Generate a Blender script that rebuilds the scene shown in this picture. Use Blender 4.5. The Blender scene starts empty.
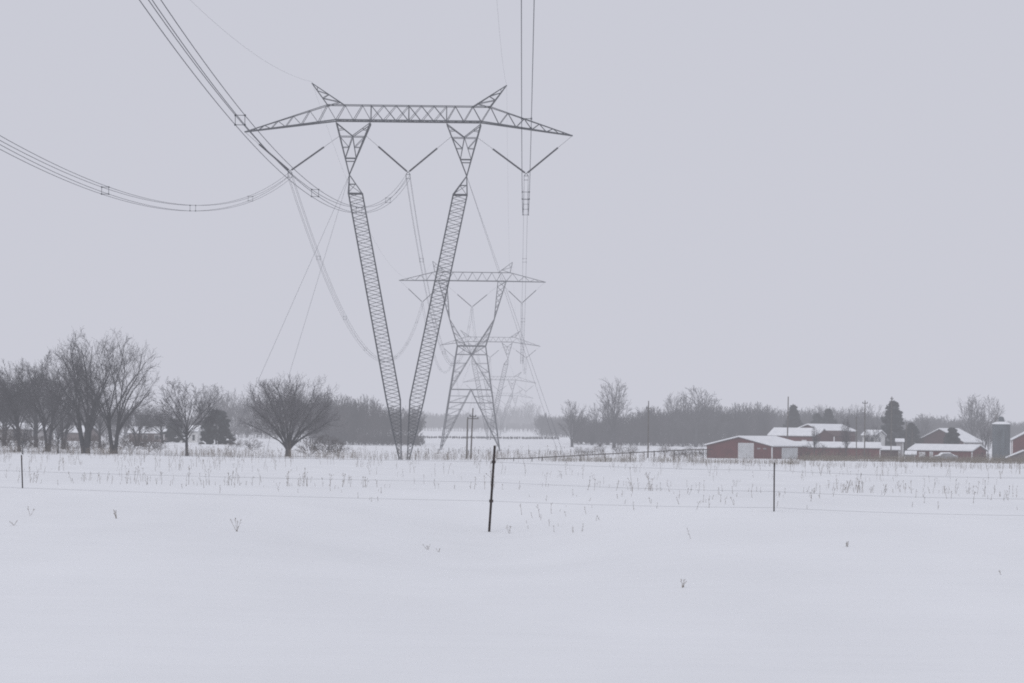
import bpy, math, random
import numpy as np
from mathutils import Matrix, Vector

W, H, F = 1024, 683, 3014.0
scene = bpy.context.scene
C = scene.collection
rad = math.radians
NP = np.array

# ------------------------------------------------------------------ camera
ROLL = rad(0.7)
cam_d = bpy.data.cameras.new("camera")
cam = bpy.data.objects.new("camera", cam_d)
C.objects.link(cam)
scene.camera = cam
cam_d.sensor_width = 36
cam_d.lens = F / W * 36
cam_d.clip_start = 0.5
cam_d.clip_end = 20000
PITCH = math.atan(83.52 / F)
YAW = math.atan(15.02 / F)
R = Matrix.Rotation(YAW, 3, 'Z') @ Matrix.Rotation(math.pi / 2 + PITCH, 3, 'X') @ Matrix.Rotation(ROLL, 3, 'Z')
CAMZ = 1.6
M4 = R.to_4x4()
M4.translation = (0, 0, CAMZ)
cam.matrix_world = M4

# ------------------------------------------------------------------ terrain
_PY = NP([-400, 0, 20, 38, 50, 60, 80, 100, 150, 250, 340, 365, 430, 560, 770, 950, 1200, 2500, 9000], float)
_PZ = NP([0.2, 0.0, 0.0, 0.23, 0.47, 0.34, -0.15, -0.6, -1.3, -1.9, -2.47, -2.88, -3.28, -4.2, -5.3, -4.9, -4.1, -3.9, -3.9], float)

def ground(x, y):
    x = np.asarray(x, float); y = np.asarray(y, float)
    z = np.interp(y, _PY, _PZ)
    z2 = 0.5 * (np.interp(y - 4, _PY, _PZ) + np.interp(y + 4, _PY, _PZ))
    z = np.where(y < 120, z2, z)
    z = z - 0.52 * np.exp(-((x + 0.6) / 2.2) ** 2 - ((y - 43.0) / 11.0) ** 2)
    a = np.clip((y - 5) / 60, 0, 1)
    z = z + 0.05 * np.clip((-x - 3) / 5, 0, 1) * np.exp(-((y - 50) / 14) ** 2)
    z = z + a * 0.45 * (0.035 * np.sin(x * 0.31 + 1.3 * np.sin(y * 0.05)) + 0.03 * np.sin(y * 0.23 + 0.4 * x + 1.0))
    b = np.clip((y - 300) / 500, 0, 1)
    z = z + b * (0.25 * np.sin(x * 0.021 + 0.7) * np.cos(y * 0.009 + 2.0))
    lx = np.clip((-x - 32) / 25, 0, 1); lx = lx * lx * (3 - 2 * lx)
    z = z + 1.65 * lx * np.exp(-((y - 640) / 135) ** 2)
    return z

def gz(x, y):
    return float(ground(x, y))

def ray(px, py):
    return R @ Vector(((px - W / 2) / F, (H / 2 - py) / F, -1.0))

def at_depth(px, py, D):
    d = ray(px, py)
    return Vector((0, 0, CAMZ)) + d * (D / d.y)

def spot(px, D):
    """point of the ground at distance D in the direction of column px"""
    z = -3.0
    for _ in range(6):
        d = ray(px, 425)
        x = None
        # column px at the height of the ground: iterate on the row
        py = 425
        for _ in range(6):
            p = at_depth(px, py, D)
            zz = gz(p.x, D)
            py += (p.z - zz) / D * F
        return Vector((p.x, D, gz(p.x, D)))

def hit(px, py):
    d = ray(px, py)
    t = 5.0
    while t < 3000:
        p = Vector((0, 0, CAMZ)) + d * t
        if p.z <= gz(p.x, p.y):
            return Vector((p.x, p.y, gz(p.x, p.y)))
        t += 0.1 + t * 0.002
    return None

def mpp(D):
    return D / F

# ------------------------------------------------------------------ materials
def mat(name, col, rough=0.8, var=0.12, scale=3.0, bump=0.0, bscale=20.0, metallic=0.0, col2=None, f=0.5, detail=5):
    m = bpy.data.materials.new(name)
    m.use_nodes = True
    nt = m.node_tree
    b = nt.nodes["Principled BSDF"]
    b.inputs["Roughness"].default_value = rough
    b.inputs["Metallic"].default_value = metallic
    b.inputs["Specular IOR Level"].default_value = 0.25
    geo = nt.nodes.new("ShaderNodeNewGeometry")
    n = nt.nodes.new("ShaderNodeTexNoise")
    n.inputs["Scale"].default_value = scale
    n.inputs["Detail"].default_value = detail
    nt.links.new(geo.outputs["Position"], n.inputs["Vector"])
    r = nt.nodes.new("ShaderNodeValToRGB")
    c1 = tuple(max(0, c * (1 - var)) for c in col) + (1,)
    c2 = (tuple(col2) + (1,)) if col2 else tuple(min(1, c * (1 + var)) for c in col) + (1,)
    r.color_ramp.elements[0].position = 0.5 - f * 0.4
    r.color_ramp.elements[1].position = 0.5 + f * 0.4
    r.color_ramp.elements[0].color = c1
    r.color_ramp.elements[1].color = c2
    nt.links.new(n.outputs["Fac"], r.inputs["Fac"])
    nt.links.new(r.outputs["Color"], b.inputs["Base Color"])
    if bump:
        n2 = nt.nodes.new("ShaderNodeTexNoise")
        n2.inputs["Scale"].default_value = bscale
        n2.inputs["Detail"].default_value = 6
        nt.links.new(geo.outputs["Position"], n2.inputs["Vector"])
        bp = nt.nodes.new("ShaderNodeBump")
        bp.inputs["Strength"].default_value = bump
        bp.inputs["Distance"].default_value = 0.05
        nt.links.new(n2.outputs["Fac"], bp.inputs["Height"])
        nt.links.new(bp.outputs["Normal"], b.inputs["Normal"])
    return m

def siding(name, col, pitch=0.3):
    m = mat(name, col, 0.7, 0.18, 0.8)
    nt = m.node_tree
    b = nt.nodes["Principled BSDF"]
    geo = nt.nodes.new("ShaderNodeTexCoord")
    wv = nt.nodes.new("ShaderNodeTexWave")
    wv.inputs["Scale"].default_value = 1.0 / pitch / 2
    nt.links.new(geo.outputs["Object"], wv.inputs["Vector"])
    bp = nt.nodes.new("ShaderNodeBump")
    bp.inputs["Strength"].default_value = 0.4
    bp.inputs["Distance"].default_value = 0.03
    nt.links.new(wv.outputs["Fac"], bp.inputs["Height"])
    nt.links.new(bp.outputs["Normal"], b.inputs["Normal"])
    return m

M = {}
M['steel'] = mat('galvanised_steel', (0.075, 0.08, 0.09), 0.6, 0.25, 2.0, metallic=0.2)
M['wire'] = mat('aluminium_wire', (0.10, 0.105, 0.12), 0.6, 0.1, 0.2)
M['insul'] = mat('insulator_glaze', (0.045, 0.045, 0.055), 0.5, 0.2, 1.0)
M['conc'] = mat('concrete', (0.25, 0.25, 0.26), 0.9, 0.2, 2.0)
M['bark'] = mat('grey_bark', (0.036, 0.037, 0.042), 0.95, 0.35, 1.2, bump=0.5, bscale=8)
M['twig'] = mat('bare_twigs', (0.072, 0.070, 0.078), 0.95, 0.3, 0.6)
M['twig_pale'] = mat('pale_twigs', (0.125, 0.12, 0.13), 0.95, 0.3, 0.6)
M['twig2'] = mat('brown_twigs', (0.075, 0.06, 0.055), 0.95, 0.3, 0.6)
M['wood_far'] = mat('wood_branches', (0.008, 0.016, 0.033), 0.95, 0.5, 0.16, col2=(0.080, 0.072, 0.082), f=0.36, detail=4)
def streaks(m, sc):
    nt = m.node_tree
    n = [x for x in nt.nodes if x.type == 'TEX_NOISE'][0]; g = [x for x in nt.nodes if x.type == 'NEW_GEOMETRY'][0]
    mp = nt.nodes.new('ShaderNodeMapping'); mp.inputs['Scale'].default_value = sc
    nt.links.new(g.outputs['Position'], mp.inputs['Vector']); nt.links.new(mp.outputs['Vector'], n.inputs['Vector'])
streaks(M['wood_far'], (1.0, 0.6, 0.14))
M['needle'] = mat('conifer_needles', (0.016, 0.028, 0.030), 0.9, 0.4, 0.8, col2=(0.075, 0.088, 0.092), f=0.5)
M['weed'] = mat('dead_weed', (0.19, 0.155, 0.12), 0.95, 0.35, 1.5)
M['grass'] = mat('dry_grass', (0.21, 0.18, 0.14), 0.95, 0.35, 0.5)
M['post'] = mat('dark_fence_steel', (0.045, 0.036, 0.034), 0.75, 0.4, 9.0)
M['pole'] = mat('weathered_pole', (0.10, 0.09, 0.08), 0.9, 0.3, 1.5)
M['rail'] = mat('weathered_rail', (0.085, 0.075, 0.07), 0.9, 0.3, 1.5)
M['red'] = siding('red_siding', (0.105, 0.026, 0.027))
M['darkred'] = siding('dull_red_siding', (0.062, 0.026, 0.028))
M['white'] = siding('white_siding', (0.55, 0.55, 0.54), 0.2)
M['door'] = mat('pale_door', (0.48, 0.49, 0.50), 0.6, 0.08, 0.7)
M['grey'] = siding('grey_siding', (0.24, 0.23, 0.23), 0.2)
M['brick'] = mat('dull_brick', (0.135, 0.108, 0.105), 0.9, 0.25, 1.5)
M['glass'] = mat('dark_window', (0.04, 0.045, 0.05), 0.3, 0.2, 0.5)
M['silo'] = mat('silo_concrete', (0.10, 0.115, 0.125), 0.85, 0.25, 0.5, bump=0.4, bscale=3)
M['trim'] = mat('white_trim', (0.6, 0.6, 0.6), 0.7, 0.1, 2)
M['metal'] = mat('roof_metal', (0.2, 0.2, 0.21), 0.6, 0.15, 1)

M['rsnow'] = mat('roof_snow', (0.72, 0.73, 0.745), 0.9, 0.0, 0.9, col2=(0.83, 0.84, 0.85), f=0.5)
# snow: a little sparkle-free relief and faint drifts
def snow_mat():
    m = bpy.data.materials.new('snow')
    m.use_nodes = True
    nt = m.node_tree; b = nt.nodes["Principled BSDF"]
    b.inputs["Roughness"].default_value = 0.9
    b.inputs["Specular IOR Level"].default_value = 0.1
    geo = nt.nodes.new("ShaderNodeNewGeometry")
    def noise(s, d, stretch=None):
        n = nt.nodes.new("ShaderNodeTexNoise"); n.inputs["Scale"].default_value = s; n.inputs["Detail"].default_value = d
        if stretch:
            mp = nt.nodes.new("ShaderNodeMapping"); mp.inputs["Scale"].default_value = stretch
            nt.links.new(geo.outputs["Position"], mp.inputs["Vector"]); nt.links.new(mp.outputs["Vector"], n.inputs["Vector"])
        else:
            nt.links.new(geo.outputs["Position"], n.inputs["Vector"])
        return n
    n1 = noise(0.35, 6, (1, 0.35, 1))
    r = nt.nodes.new("ShaderNodeValToRGB")
    r.color_ramp.elements[0].position = 0.3; r.color_ramp.elements[1].position = 0.7
    r.color_ramp.elements[0].color = (0.79, 0.80, 0.81, 1); r.color_ramp.elements[1].color = (0.845, 0.855, 0.865, 1)
    nt.links.new(n1.outputs["Fac"], r.inputs["Fac"]); nt.links.new(r.outputs["Color"], b.inputs["Base Color"])
    n2 = noise(1.1, 9, (0.5, 1.0, 1))
    bp = nt.nodes.new("ShaderNodeBump"); bp.inputs["Strength"].default_value = 0.5; bp.inputs["Distance"].default_value = 0.07
    nt.links.new(n2.outputs["Fac"], bp.inputs["Height"])
    n3 = noise(18, 5)
    bp2 = nt.nodes.new("ShaderNodeBump"); bp2.inputs["Strength"].default_value = 0.25; bp2.inputs["Distance"].default_value = 0.012
    nt.links.new(n3.outputs["Fac"], bp2.inputs["Height"]); nt.links.new(bp.outputs["Normal"], bp2.inputs["Normal"])
    nt.links.new(bp2.outputs["Normal"], b.inputs["Normal"])
    return m
M['snow'] = snow_mat()

# ------------------------------------------------------------------ object helpers
def props(o, label=None, cat=None, group=None, kind=None):
    if label: o['label'] = label
    if cat: o['category'] = cat
    if group: o['group'] = group
    if kind: o['kind'] = kind
    return o

def empty(name, loc=(0, 0, 0), rz=0.0, label=None, cat=None, group=None):
    o = bpy.data.objects.new(name, None)
    C.objects.link(o)
    o.location = loc
    o.rotation_euler = (0, 0, rz)
    o.empty_display_size = 0.5
    return props(o, label, cat, group)

def link(name, me, m, parent=None):
    me.materials.append(m) if not len(me.materials) else None
    o = bpy.data.objects.new(name, me)
    C.objects.link(o)
    if parent is not None:
        o.parent = parent
    return o

def mesh_np(name, V, quads=None, tris=None):
    """mesh from numpy arrays"""
    me = bpy.data.meshes.new(name)
    nq = 0 if quads is None else len(quads); ntr = 0 if tris is None else len(tris)
    me.vertices.add(len(V)); me.vertices.foreach_set("co", np.asarray(V, np.float32).ravel())
    me.loops.add(nq * 4 + ntr * 3)
    li = []
    if nq: li.append(np.asarray(quads, np.int32).ravel())
    if ntr: li.append(np.asarray(tris, np.int32).ravel())
    me.loops.foreach_set("vertex_index", np.concatenate(li))
    me.polygons.add(nq + ntr)
    st = np.concatenate([np.arange(nq, dtype=np.int32) * 4, nq * 4 + np.arange(ntr, dtype=np.int32) * 3])
    me.polygons.foreach_set("loop_start", st)
    me.update(calc_edges=True)
    return me

def tubes(S, sides=4, caps=False):
    """S: n x 8 array p0(3) p1(3) r0 r1 -> V, quads of tapered prisms"""
    S = np.asarray(S, float)
    p0 = S[:, 0:3]; p1 = S[:, 3:6]; r0 = S[:, 6]; r1 = S[:, 7]
    d = p1 - p0; L = np.linalg.norm(d, axis=1, keepdims=True); L[L == 0] = 1e-6; d = d / L
    up = np.tile(NP([0.0, 1.0, 0.0]), (len(S), 1))
    par = np.abs((d * up).sum(1)) > 0.9
    up[par] = (1.0, 0.0, 0.0)
    u = np.cross(d, up); u /= np.linalg.norm(u, axis=1, keepdims=True)
    v = np.cross(d, u)
    V = np.zeros((len(S), 2, sides, 3))
    for k in range(sides):
        a = 2 * math.pi * (k + 0.5) / sides
        o = math.cos(a) * u + math.sin(a) * v
        V[:, 0, k] = p0 + o * r0[:, None]
        V[:, 1, k] = p1 + o * r1[:, None]
    V = V.reshape(-1, 3)
    base = (np.arange(len(S)) * 2 * sides)[:, None]
    Q = []
    for k in range(sides):
        k2 = (k + 1) % sides
        Q.append(np.concatenate([base + k, base + k2, base + sides + k2, base + sides + k], axis=1))
    Q = np.stack(Q, 1).reshape(-1, 4)
    if caps and sides == 4:
        Q = np.concatenate([Q, np.concatenate([base + 3, base + 2, base + 1, base], 1), np.concatenate([base + 4, base + 5, base + 6, base + 7], 1)])
    return V, Q

def tube_obj(name, S, m, parent=None, sides=4, caps=True):
    V, Q = tubes(S, sides, caps)
    return link(name, mesh_np(name, V, Q), m, parent)

class MB:
    """collects bars, boxes and polygons into one mesh"""
    def __init__(s): s.V = []; s.F = []
    def bar(s, a, b, t, t2=None):
        V, Q = tubes([[*a, *b, t * 0.7071, (t2 or t) * 0.7071]], 4, True)
        n = len(s.V); s.V += [tuple(v) for v in V]; s.F += [tuple(int(i) + n for i in q) for q in Q]
    def box(s, x0, x1, y0, y1, z0, z1):
        n = len(s.V)
        s.V += [(x0, y0, z0), (x1, y0, z0), (x1, y1, z0), (x0, y1, z0), (x0, y0, z1), (x1, y0, z1), (x1, y1, z1), (x0, y1, z1)]
        s.F += [tuple(n + i for i in f) for f in ((3, 2, 1, 0), (4, 5, 6, 7), (0, 1, 5, 4), (1, 2, 6, 5), (2, 3, 7, 6), (3, 0, 4, 7))]
    def poly(s, pts):
        n = len(s.V); s.V += [tuple(p) for p in pts]; s.F.append(tuple(range(n, n + len(pts))))
    def prism(s, pts, dvec):
        n = len(s.V); k = len(pts)
        s.V += [tuple(p) for p in pts] + [tuple(NP(p) + NP(dvec)) for p in pts]
        s.F.append(tuple(range(n + k - 1, n - 1, -1))); s.F.append(tuple(range(n + k, n + 2 * k)))
        for i in range(k):
            j = (i + 1) % k
            s.F.append((n + i, n + j, n + k + j, n + k + i))
    def lathe(s, prof, cx=0, cy=0, seg=20):
        n = len(s.V)
        for r, z in prof:
            for k in range(seg):
                a = 2 * math.pi * k / seg
                s.V.append((cx + r * math.cos(a), cy + r * math.sin(a), z))
        for i in range(len(prof) - 1):
            for k in range(seg):
                k2 = (k + 1) % seg
                s.F.append((n + i * seg + k, n + i * seg + k2, n + (i + 1) * seg + k2, n + (i + 1) * seg + k))
        s.F.append(tuple(n + k for k in range(seg - 1, -1, -1)))
        s.F.append(tuple(n + (len(prof) - 1) * seg + k for k in range(seg)))
    def build(s, name, m, parent=None, bevel=0.0):
        me = bpy.data.meshes.new(name); me.from_pydata(s.V, [], s.F); me.update()
        o = link(name, me, m, parent)
        if bevel:
            b = o.modifiers.new('bevel', 'BEVEL'); b.width = bevel; b.segments = 2; b.limit_method = 'ANGLE'
        return o

def copy_tree(o, parent=None):
    c = o.copy(); C.objects.link(c)
    if parent is not None: c.parent = parent
    for ch in list(o.children):
        copy_tree(ch, c)
    return c

# ------------------------------------------------------------------ ground sheet
def make_ground():
    ys = np.concatenate([np.arange(-400, 0, 40), np.arange(0, 130, 0.5), np.arange(130, 420, 3), np.arange(420, 1300, 12), np.arange(1300, 9001, 250)])
    xs = np.concatenate([-np.geomspace(9000, 42, 40), np.arange(-40, 40, 0.5), np.geomspace(42, 9000, 40)])
    X, Y = np.meshgrid(xs, ys)
    Z = ground(X, Y)
    V = np.stack([X, Y, Z], -1).reshape(-1, 3)
    nx, ny = len(xs), len(ys)
    i = (np.arange(ny - 1)[:, None] * nx + np.arange(nx - 1)[None]).reshape(-1)
    Q = np.stack([i, i + 1, i + nx + 1, i + nx], 1)
    me = mesh_np('snow_field', V, Q)
    me.polygons.foreach_set("use_smooth", np.ones(len(Q), bool))
    o = link('ground', me, M['snow'])
    props(o, 'open field under smooth untracked snow', 'snow field', kind='structure')
make_ground()

# ------------------------------------------------------------------ towers
def lerp(a, b, t): return tuple(a[i] + (b[i] - a[i]) * t for i in range(3))

def truss(mb, a0, a1, b0, b1, n, t, start=0):
    """zigzag between chord a (a0..a1) and chord b (b0..b1)"""
    for i in range(n):
        p, q = (a0, a1), (b0, b1)
        if (i + start) % 2: p, q = q, p
        mb.bar(lerp(p[0], p[1], i / n), lerp(q[0], q[1], (i + 1) / n), t)

def crossarm(mb, xr_t, zt, xr_b, zb, xtip, ztip, w, n_mid, n_arm, tc, tb, xbrace=None):
    """box beam with tapered arms; one top chord pair, one bottom pair"""
    hw = w / 2
    for s in (-1, 1):
        y = s * hw
        mb.bar((-xr_t, y * 0.7, zt), (xr_t, y * 0.7, zt), tc * 0.72)
        mb.bar((-xr_b, y, zb), (xr_b, y, zb), tc * 1.25)
        for e in (-1, 1):
            tip = (e * xtip, y * 0.12, ztip)
            mb.bar((e * xr_t, y * 0.7, zt), tip, tc * 0.68)
            mb.bar((e * xr_b, y, zb), tip, tc * 1.2)
            def node(i, low):
                f = 1 - (1 - i / n_arm) ** 1.3
                x = xr_b + (xtip - xr_b) * f
                if low: return (e * x, y * (1 - 0.88 * f), zb + (ztip - zb) * f)
                g = max(0.0, (x - xr_t) / (xtip - xr_t))
                return (e * x, y * 0.7 * (1 - 0.85 * g), zt + (ztip - zt) * g)
            for i in range(n_arm - 1):
                mb.bar(node(i, i % 2 == 0), node(i + 1, i % 2 == 1), tb * (1 - 0.3 * i / n_arm))
        def mid(x, low): return (x, y, zb) if low else (x, y * 0.7, zt)
        xc = xbrace[1] if xbrace else 0.0
        ns = 4 if xbrace else n_mid // 2
        for e in (-1, 1):
            for i in range(ns):
                xa = xr_b + (xc - xr_b) * i / ns; xb = xr_b + (xc - xr_b) * (i + 1) / ns
                mb.bar(mid(e * xa, i % 2 == 0), mid(e * xb, i % 2 == 1), tb)
            if xbrace: mb.bar(mid(e * xc, True), mid(e * xc, False), tb)
        if xbrace:
            k = xbrace[2]
            for i in range(k):
                xa = -xc + 2 * xc * i / k; xb = -xc + 2 * xc * (i + 1) / k
                mb.bar(mid(xa, True), mid(xb, False), tb * 0.85); mb.bar(mid(xa, False), mid(xb, True), tb * 0.85)
            mb.bar(mid(0, True), mid(0, False), tb)
    for i in range(n_mid + 1):
        x = -xr_b + 2 * xr_b * i / n_mid
        mb.bar((x, -hw, zb), (x, hw, zb), tb)
    truss(mb, (-xr_b, -hw, zb), (xr_b, -hw, zb), (-xr_b, hw, zb), (xr_b, hw, zb), n_mid, tb)

def peak(mb, xi, xo, z0, xt, zt, w, tc, tb, n=6):
    for s in (-1, 1):
        y = s * w / 2
        mb.bar((xi, y, z0), (xt, 0, zt), tc * 0.8)
        mb.bar((xo, y, z0), (xt, 0, zt), tc * 1.1)
        truss(mb, (xo, y, z0), (xt, 0, zt), (xi, y, z0), (xt, 0, zt), n, tb)
        truss(mb, (xi, y, z0), (xt, 0, zt), (xo, y, z0), (xt, 0, zt), n, tb * 0.8) if n > 6 else None

def vstring(parent, pa, pb, v, f0=0.42, f1=0.28, r=0.105):
    """V-shaped insulator assembly from two hang points down to the yoke v; drop links then discs"""
    a = empty('insulator_string'); a.parent = parent
    for p, f in ((pa, f0), (pb, f1)):
        q = lerp(p, v, f)
        lk = MB(); lk.bar(p, q, 0.035)
        lk.build('hanger_link', M['steel'], a)
    for p, f in ((pa, f0), (pb, f1)):
        q = NP(lerp(p, v, f)); e = NP(lerp(p, v, 0.975))
        L = np.linalg.norm(e - q); n = max(6, int(L / 0.16)); S = []
        for i in range(n):
            c = q + (e - q) * (i / n); c2 = q + (e - q) * ((i + 0.55) / n); c3 = q + (e - q) * ((i + 1) / n)
            S.append([*c, *c2, r * 1.2, r * 1.1]); S.append([*c2, *c3, r * 0.85, r * 0.85])
        tube_obj('insulator', S, M['insul'], a, 6, False)
    yk = MB()
    x, y, z = v
    yk.prism([(x - 0.28, y - 0.02, z - 0.05), (x + 0.28, y - 0.02, z - 0.05), (x + 0.23, y - 0.02, z - 0.62), (x - 0.23, y - 0.02, z - 0.62)], (0, 0.04, 0)) if False else None
    for e in (-1, 1):
        yk.bar((x, y, z + 0.1), (x + e * 0.25, y, z - 0.25), 0.07)
        yk.bar((x + e * 0.25, y, z - 0.25), (x + e * 0.23, y, z - 0.75), 0.05)
        yk.bar((x + e * 0.23, y - 0.25, z - 0.75), (x + e * 0.23, y + 0.25, z - 0.75), 0.06)
    yk.bar((x - 0.25, y, z - 0.25), (x + 0.25, y, z - 0.25), 0.06)
    yk.bar((x - 0.23, y, z - 0.72), (x + 0.23, y, z - 0.72), 0.05)
    yk.build('yoke_plate', M['steel'], a)
    return a

def guyed_tower(px, D, label, cut=0.0, tk=1.0, detail=True, guys=((-18.5, -25), (-18.5, 25), (18.5, -25), (18.5, 25))):
    base = spot(px, D)
    t = empty('transmission_tower', base, 0, label, 'transmission tower', 'steel transmission towers along the power line')
    zc = -cut
    TC, TB = 0.135 * tk, 0.075 * tk
    # crossarm
    mb = MB()
    crossarm(mb, 9.4, 41.2 + zc, 8.45, 39.42 + zc, 19.1, 37.95 + zc, 1.9, 20 if detail else 16, 13 if detail else 8, TC * 0.9, TB * 0.9, (-4.4, 4.4, 6) if detail else None)
    mb.build('crossarm', M['steel'], t)
    # earth wire peaks
    for e in (-1, 1):
        mb = MB()
        peak(mb, e * 7.35, e * 9.4, 41.1 + zc, e * 11.35, 43.75 + zc, 1.2, TC * 0.85, TB * 0.9, 6)
        mb.build('earth_wire_peak', M['steel'], t)
    # V heads and masts
    for e in (-1, 1):
        mb = MB()
        top = 39.1 + zc; ap = (e * 6.83, 0, 33.1 + zc)
        xo, xi = e * 8.4, e * 4.45
        for y in (-0.95, 0.95):
            o = (xo, y, top); i = (xi, y, top)
            mb.bar(o, ap, TC); mb.bar(i, ap, TC)
            mid = (e * 6.5, y * 0.75, top - 1.5)
            mb.bar(o, mid, TB * 1.2); mb.bar(i, mid, TB * 1.2)
            ro, ri = lerp(o, ap, 0.26), lerp(i, ap, 0.26)
            mb.bar(ro, ri, TB)
            a2, b2 = lerp(o, ap, 0.68), lerp(i, ap, 0.68)
            mb.bar(mid, a2, TB); mb.bar(mid, b2, TB)
            mb.bar(a2, b2, TC * 0.9)
            mb.bar(lerp(o, ap, 0.74), lerp(i, ap, 0.74), TB)
            mb.bar(lerp(o, ap, 0.47), lerp(mid, a2, 0.5), TB * 0.8); mb.bar(lerp(i, ap, 0.47), lerp(mid, b2, 0.5), TB * 0.8)
            mb.bar(ro, lerp(mid, a2, 0.5), TB * 0.8); mb.bar(ri, lerp(mid, b2, 0.5), TB * 0.8)
            mb.bar(lerp(o, ap, 0.13), lerp(o, mid, 0.45), TB * 0.9); mb.bar(lerp(i, ap, 0.13), lerp(i, mid, 0.45), TB * 0.9)
        for f in (0.0, 0.26, 0.68):
            for x in (xo, xi):
                mb.bar(lerp((x, -0.95, top), ap, f), lerp((x, 0.95, top), ap, f), TB)
        mb.build('mast_head', M['steel'], t)
        # mast
        mb = MB()
        zt, zk = 30.9 + zc, 7.0
        ct, ck, cb = e * 6.09, e * 1.37, e * 0.47
        hw = 0.81
        def sec(z):
            if z >= zk:
                f = (z - zk) / (zt - zk); c = ck + (ct - ck) * f; h = hw
            else:
                f = z / zk; c = cb + (ck - cb) * f; h = 0.10 + (hw - 0.10) * f ** 0.85
            return [(c - h, -h, z), (c + h, -h, z), (c + h, h, z), (c - h, h, z)]
        # levels
        lev = [0.15]
        z = 0.15
        while z < zk - 0.4:
            z += 0.42; lev.append(min(z, zk))
        lev[-1] = zk
        n = int(round((zt - zk) / (0.46 if detail else 0.9)))
        lev += [zk + (zt - zk) * (k + 1) / n for k in range(n)]
        for a, b in ((0.15, zk * 0.5), (zk * 0.5, zk), (zk, zt)):
            A, B = sec(a), sec(b)
            for k in range(4): mb.bar(A[k], B[k], TC * 0.74)
        for i in range(len(lev) - 1):
            A, B = sec(lev[i]), sec(lev[i + 1])
            for k in range(4):
                k2 = (k + 1) % 4
                flip = i % 2
                mb.bar(A[k] if flip else A[k2], B[k2] if flip else B[k], TB * 0.74 * (1 if detail else 1.2))
        T = sec(zt)
        for k in range(4):
            mb.bar(T[k], T[(k + 1) % 4], TC * 0.9)
            mb.bar(T[k], ap, TC * 0.9)
            k2 = (k + 1) % 4
            mb.bar(lerp(T[k], ap, 0.5), lerp(T[k2], ap, 0.5), TB * 0.8)
            mb.bar(T[k], lerp(T[k2], ap, 0.5), TB * 0.8)
        mb.build('mast', M['steel'], t)
        fb = MB(); fb.lathe([(0.28, -0.8), (0.28, 0.12), (0.18, 0.16)], cb, 0, 12)
        fb.build('footing', M['conc'], t)
    # V strings
    zt = 38.6 + zc; zv = 33.45 + zc
    V = {}
    for name, pa, pb, v in (('l', (-18.95, 0, 37.85 + zc), (-7.9, 0, 37.7 + zc), (-13.75, 0, zv)),
                            ('m', (-5.0, 0, 37.7 + zc), (5.0, 0, 37.7 + zc), (0, 0, zv)),
                            ('r', (7.9, 0, 37.7 + zc), (18.95, 0, 37.85 + zc), (13.75, 0, zv))):
        vstring(t, pa, pb, v, 0.30 if name != 'r' else 0.33, 0.33 if name != 'r' else 0.30, 0.105)
        V[name] = base + Vector(v) + Vector((0, 0, -0.5))
    for g, (gx, gy) in enumerate(guys):
        e = -1 if gx < 0 else 1
        zg = gz(base.x + gx, base.y + gy) - base.z
        tube_obj('guy_wire', [[e * 6.83, 0, 33.1 + zc, gx, gy, zg - 0.1, 0.019, 0.019]], M['wire'], t, 4)
    return t, V, (base + Vector((-11.35, 0, 43.9 + zc)), base + Vector((11.35, 0, 43.9 + zc)))

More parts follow.
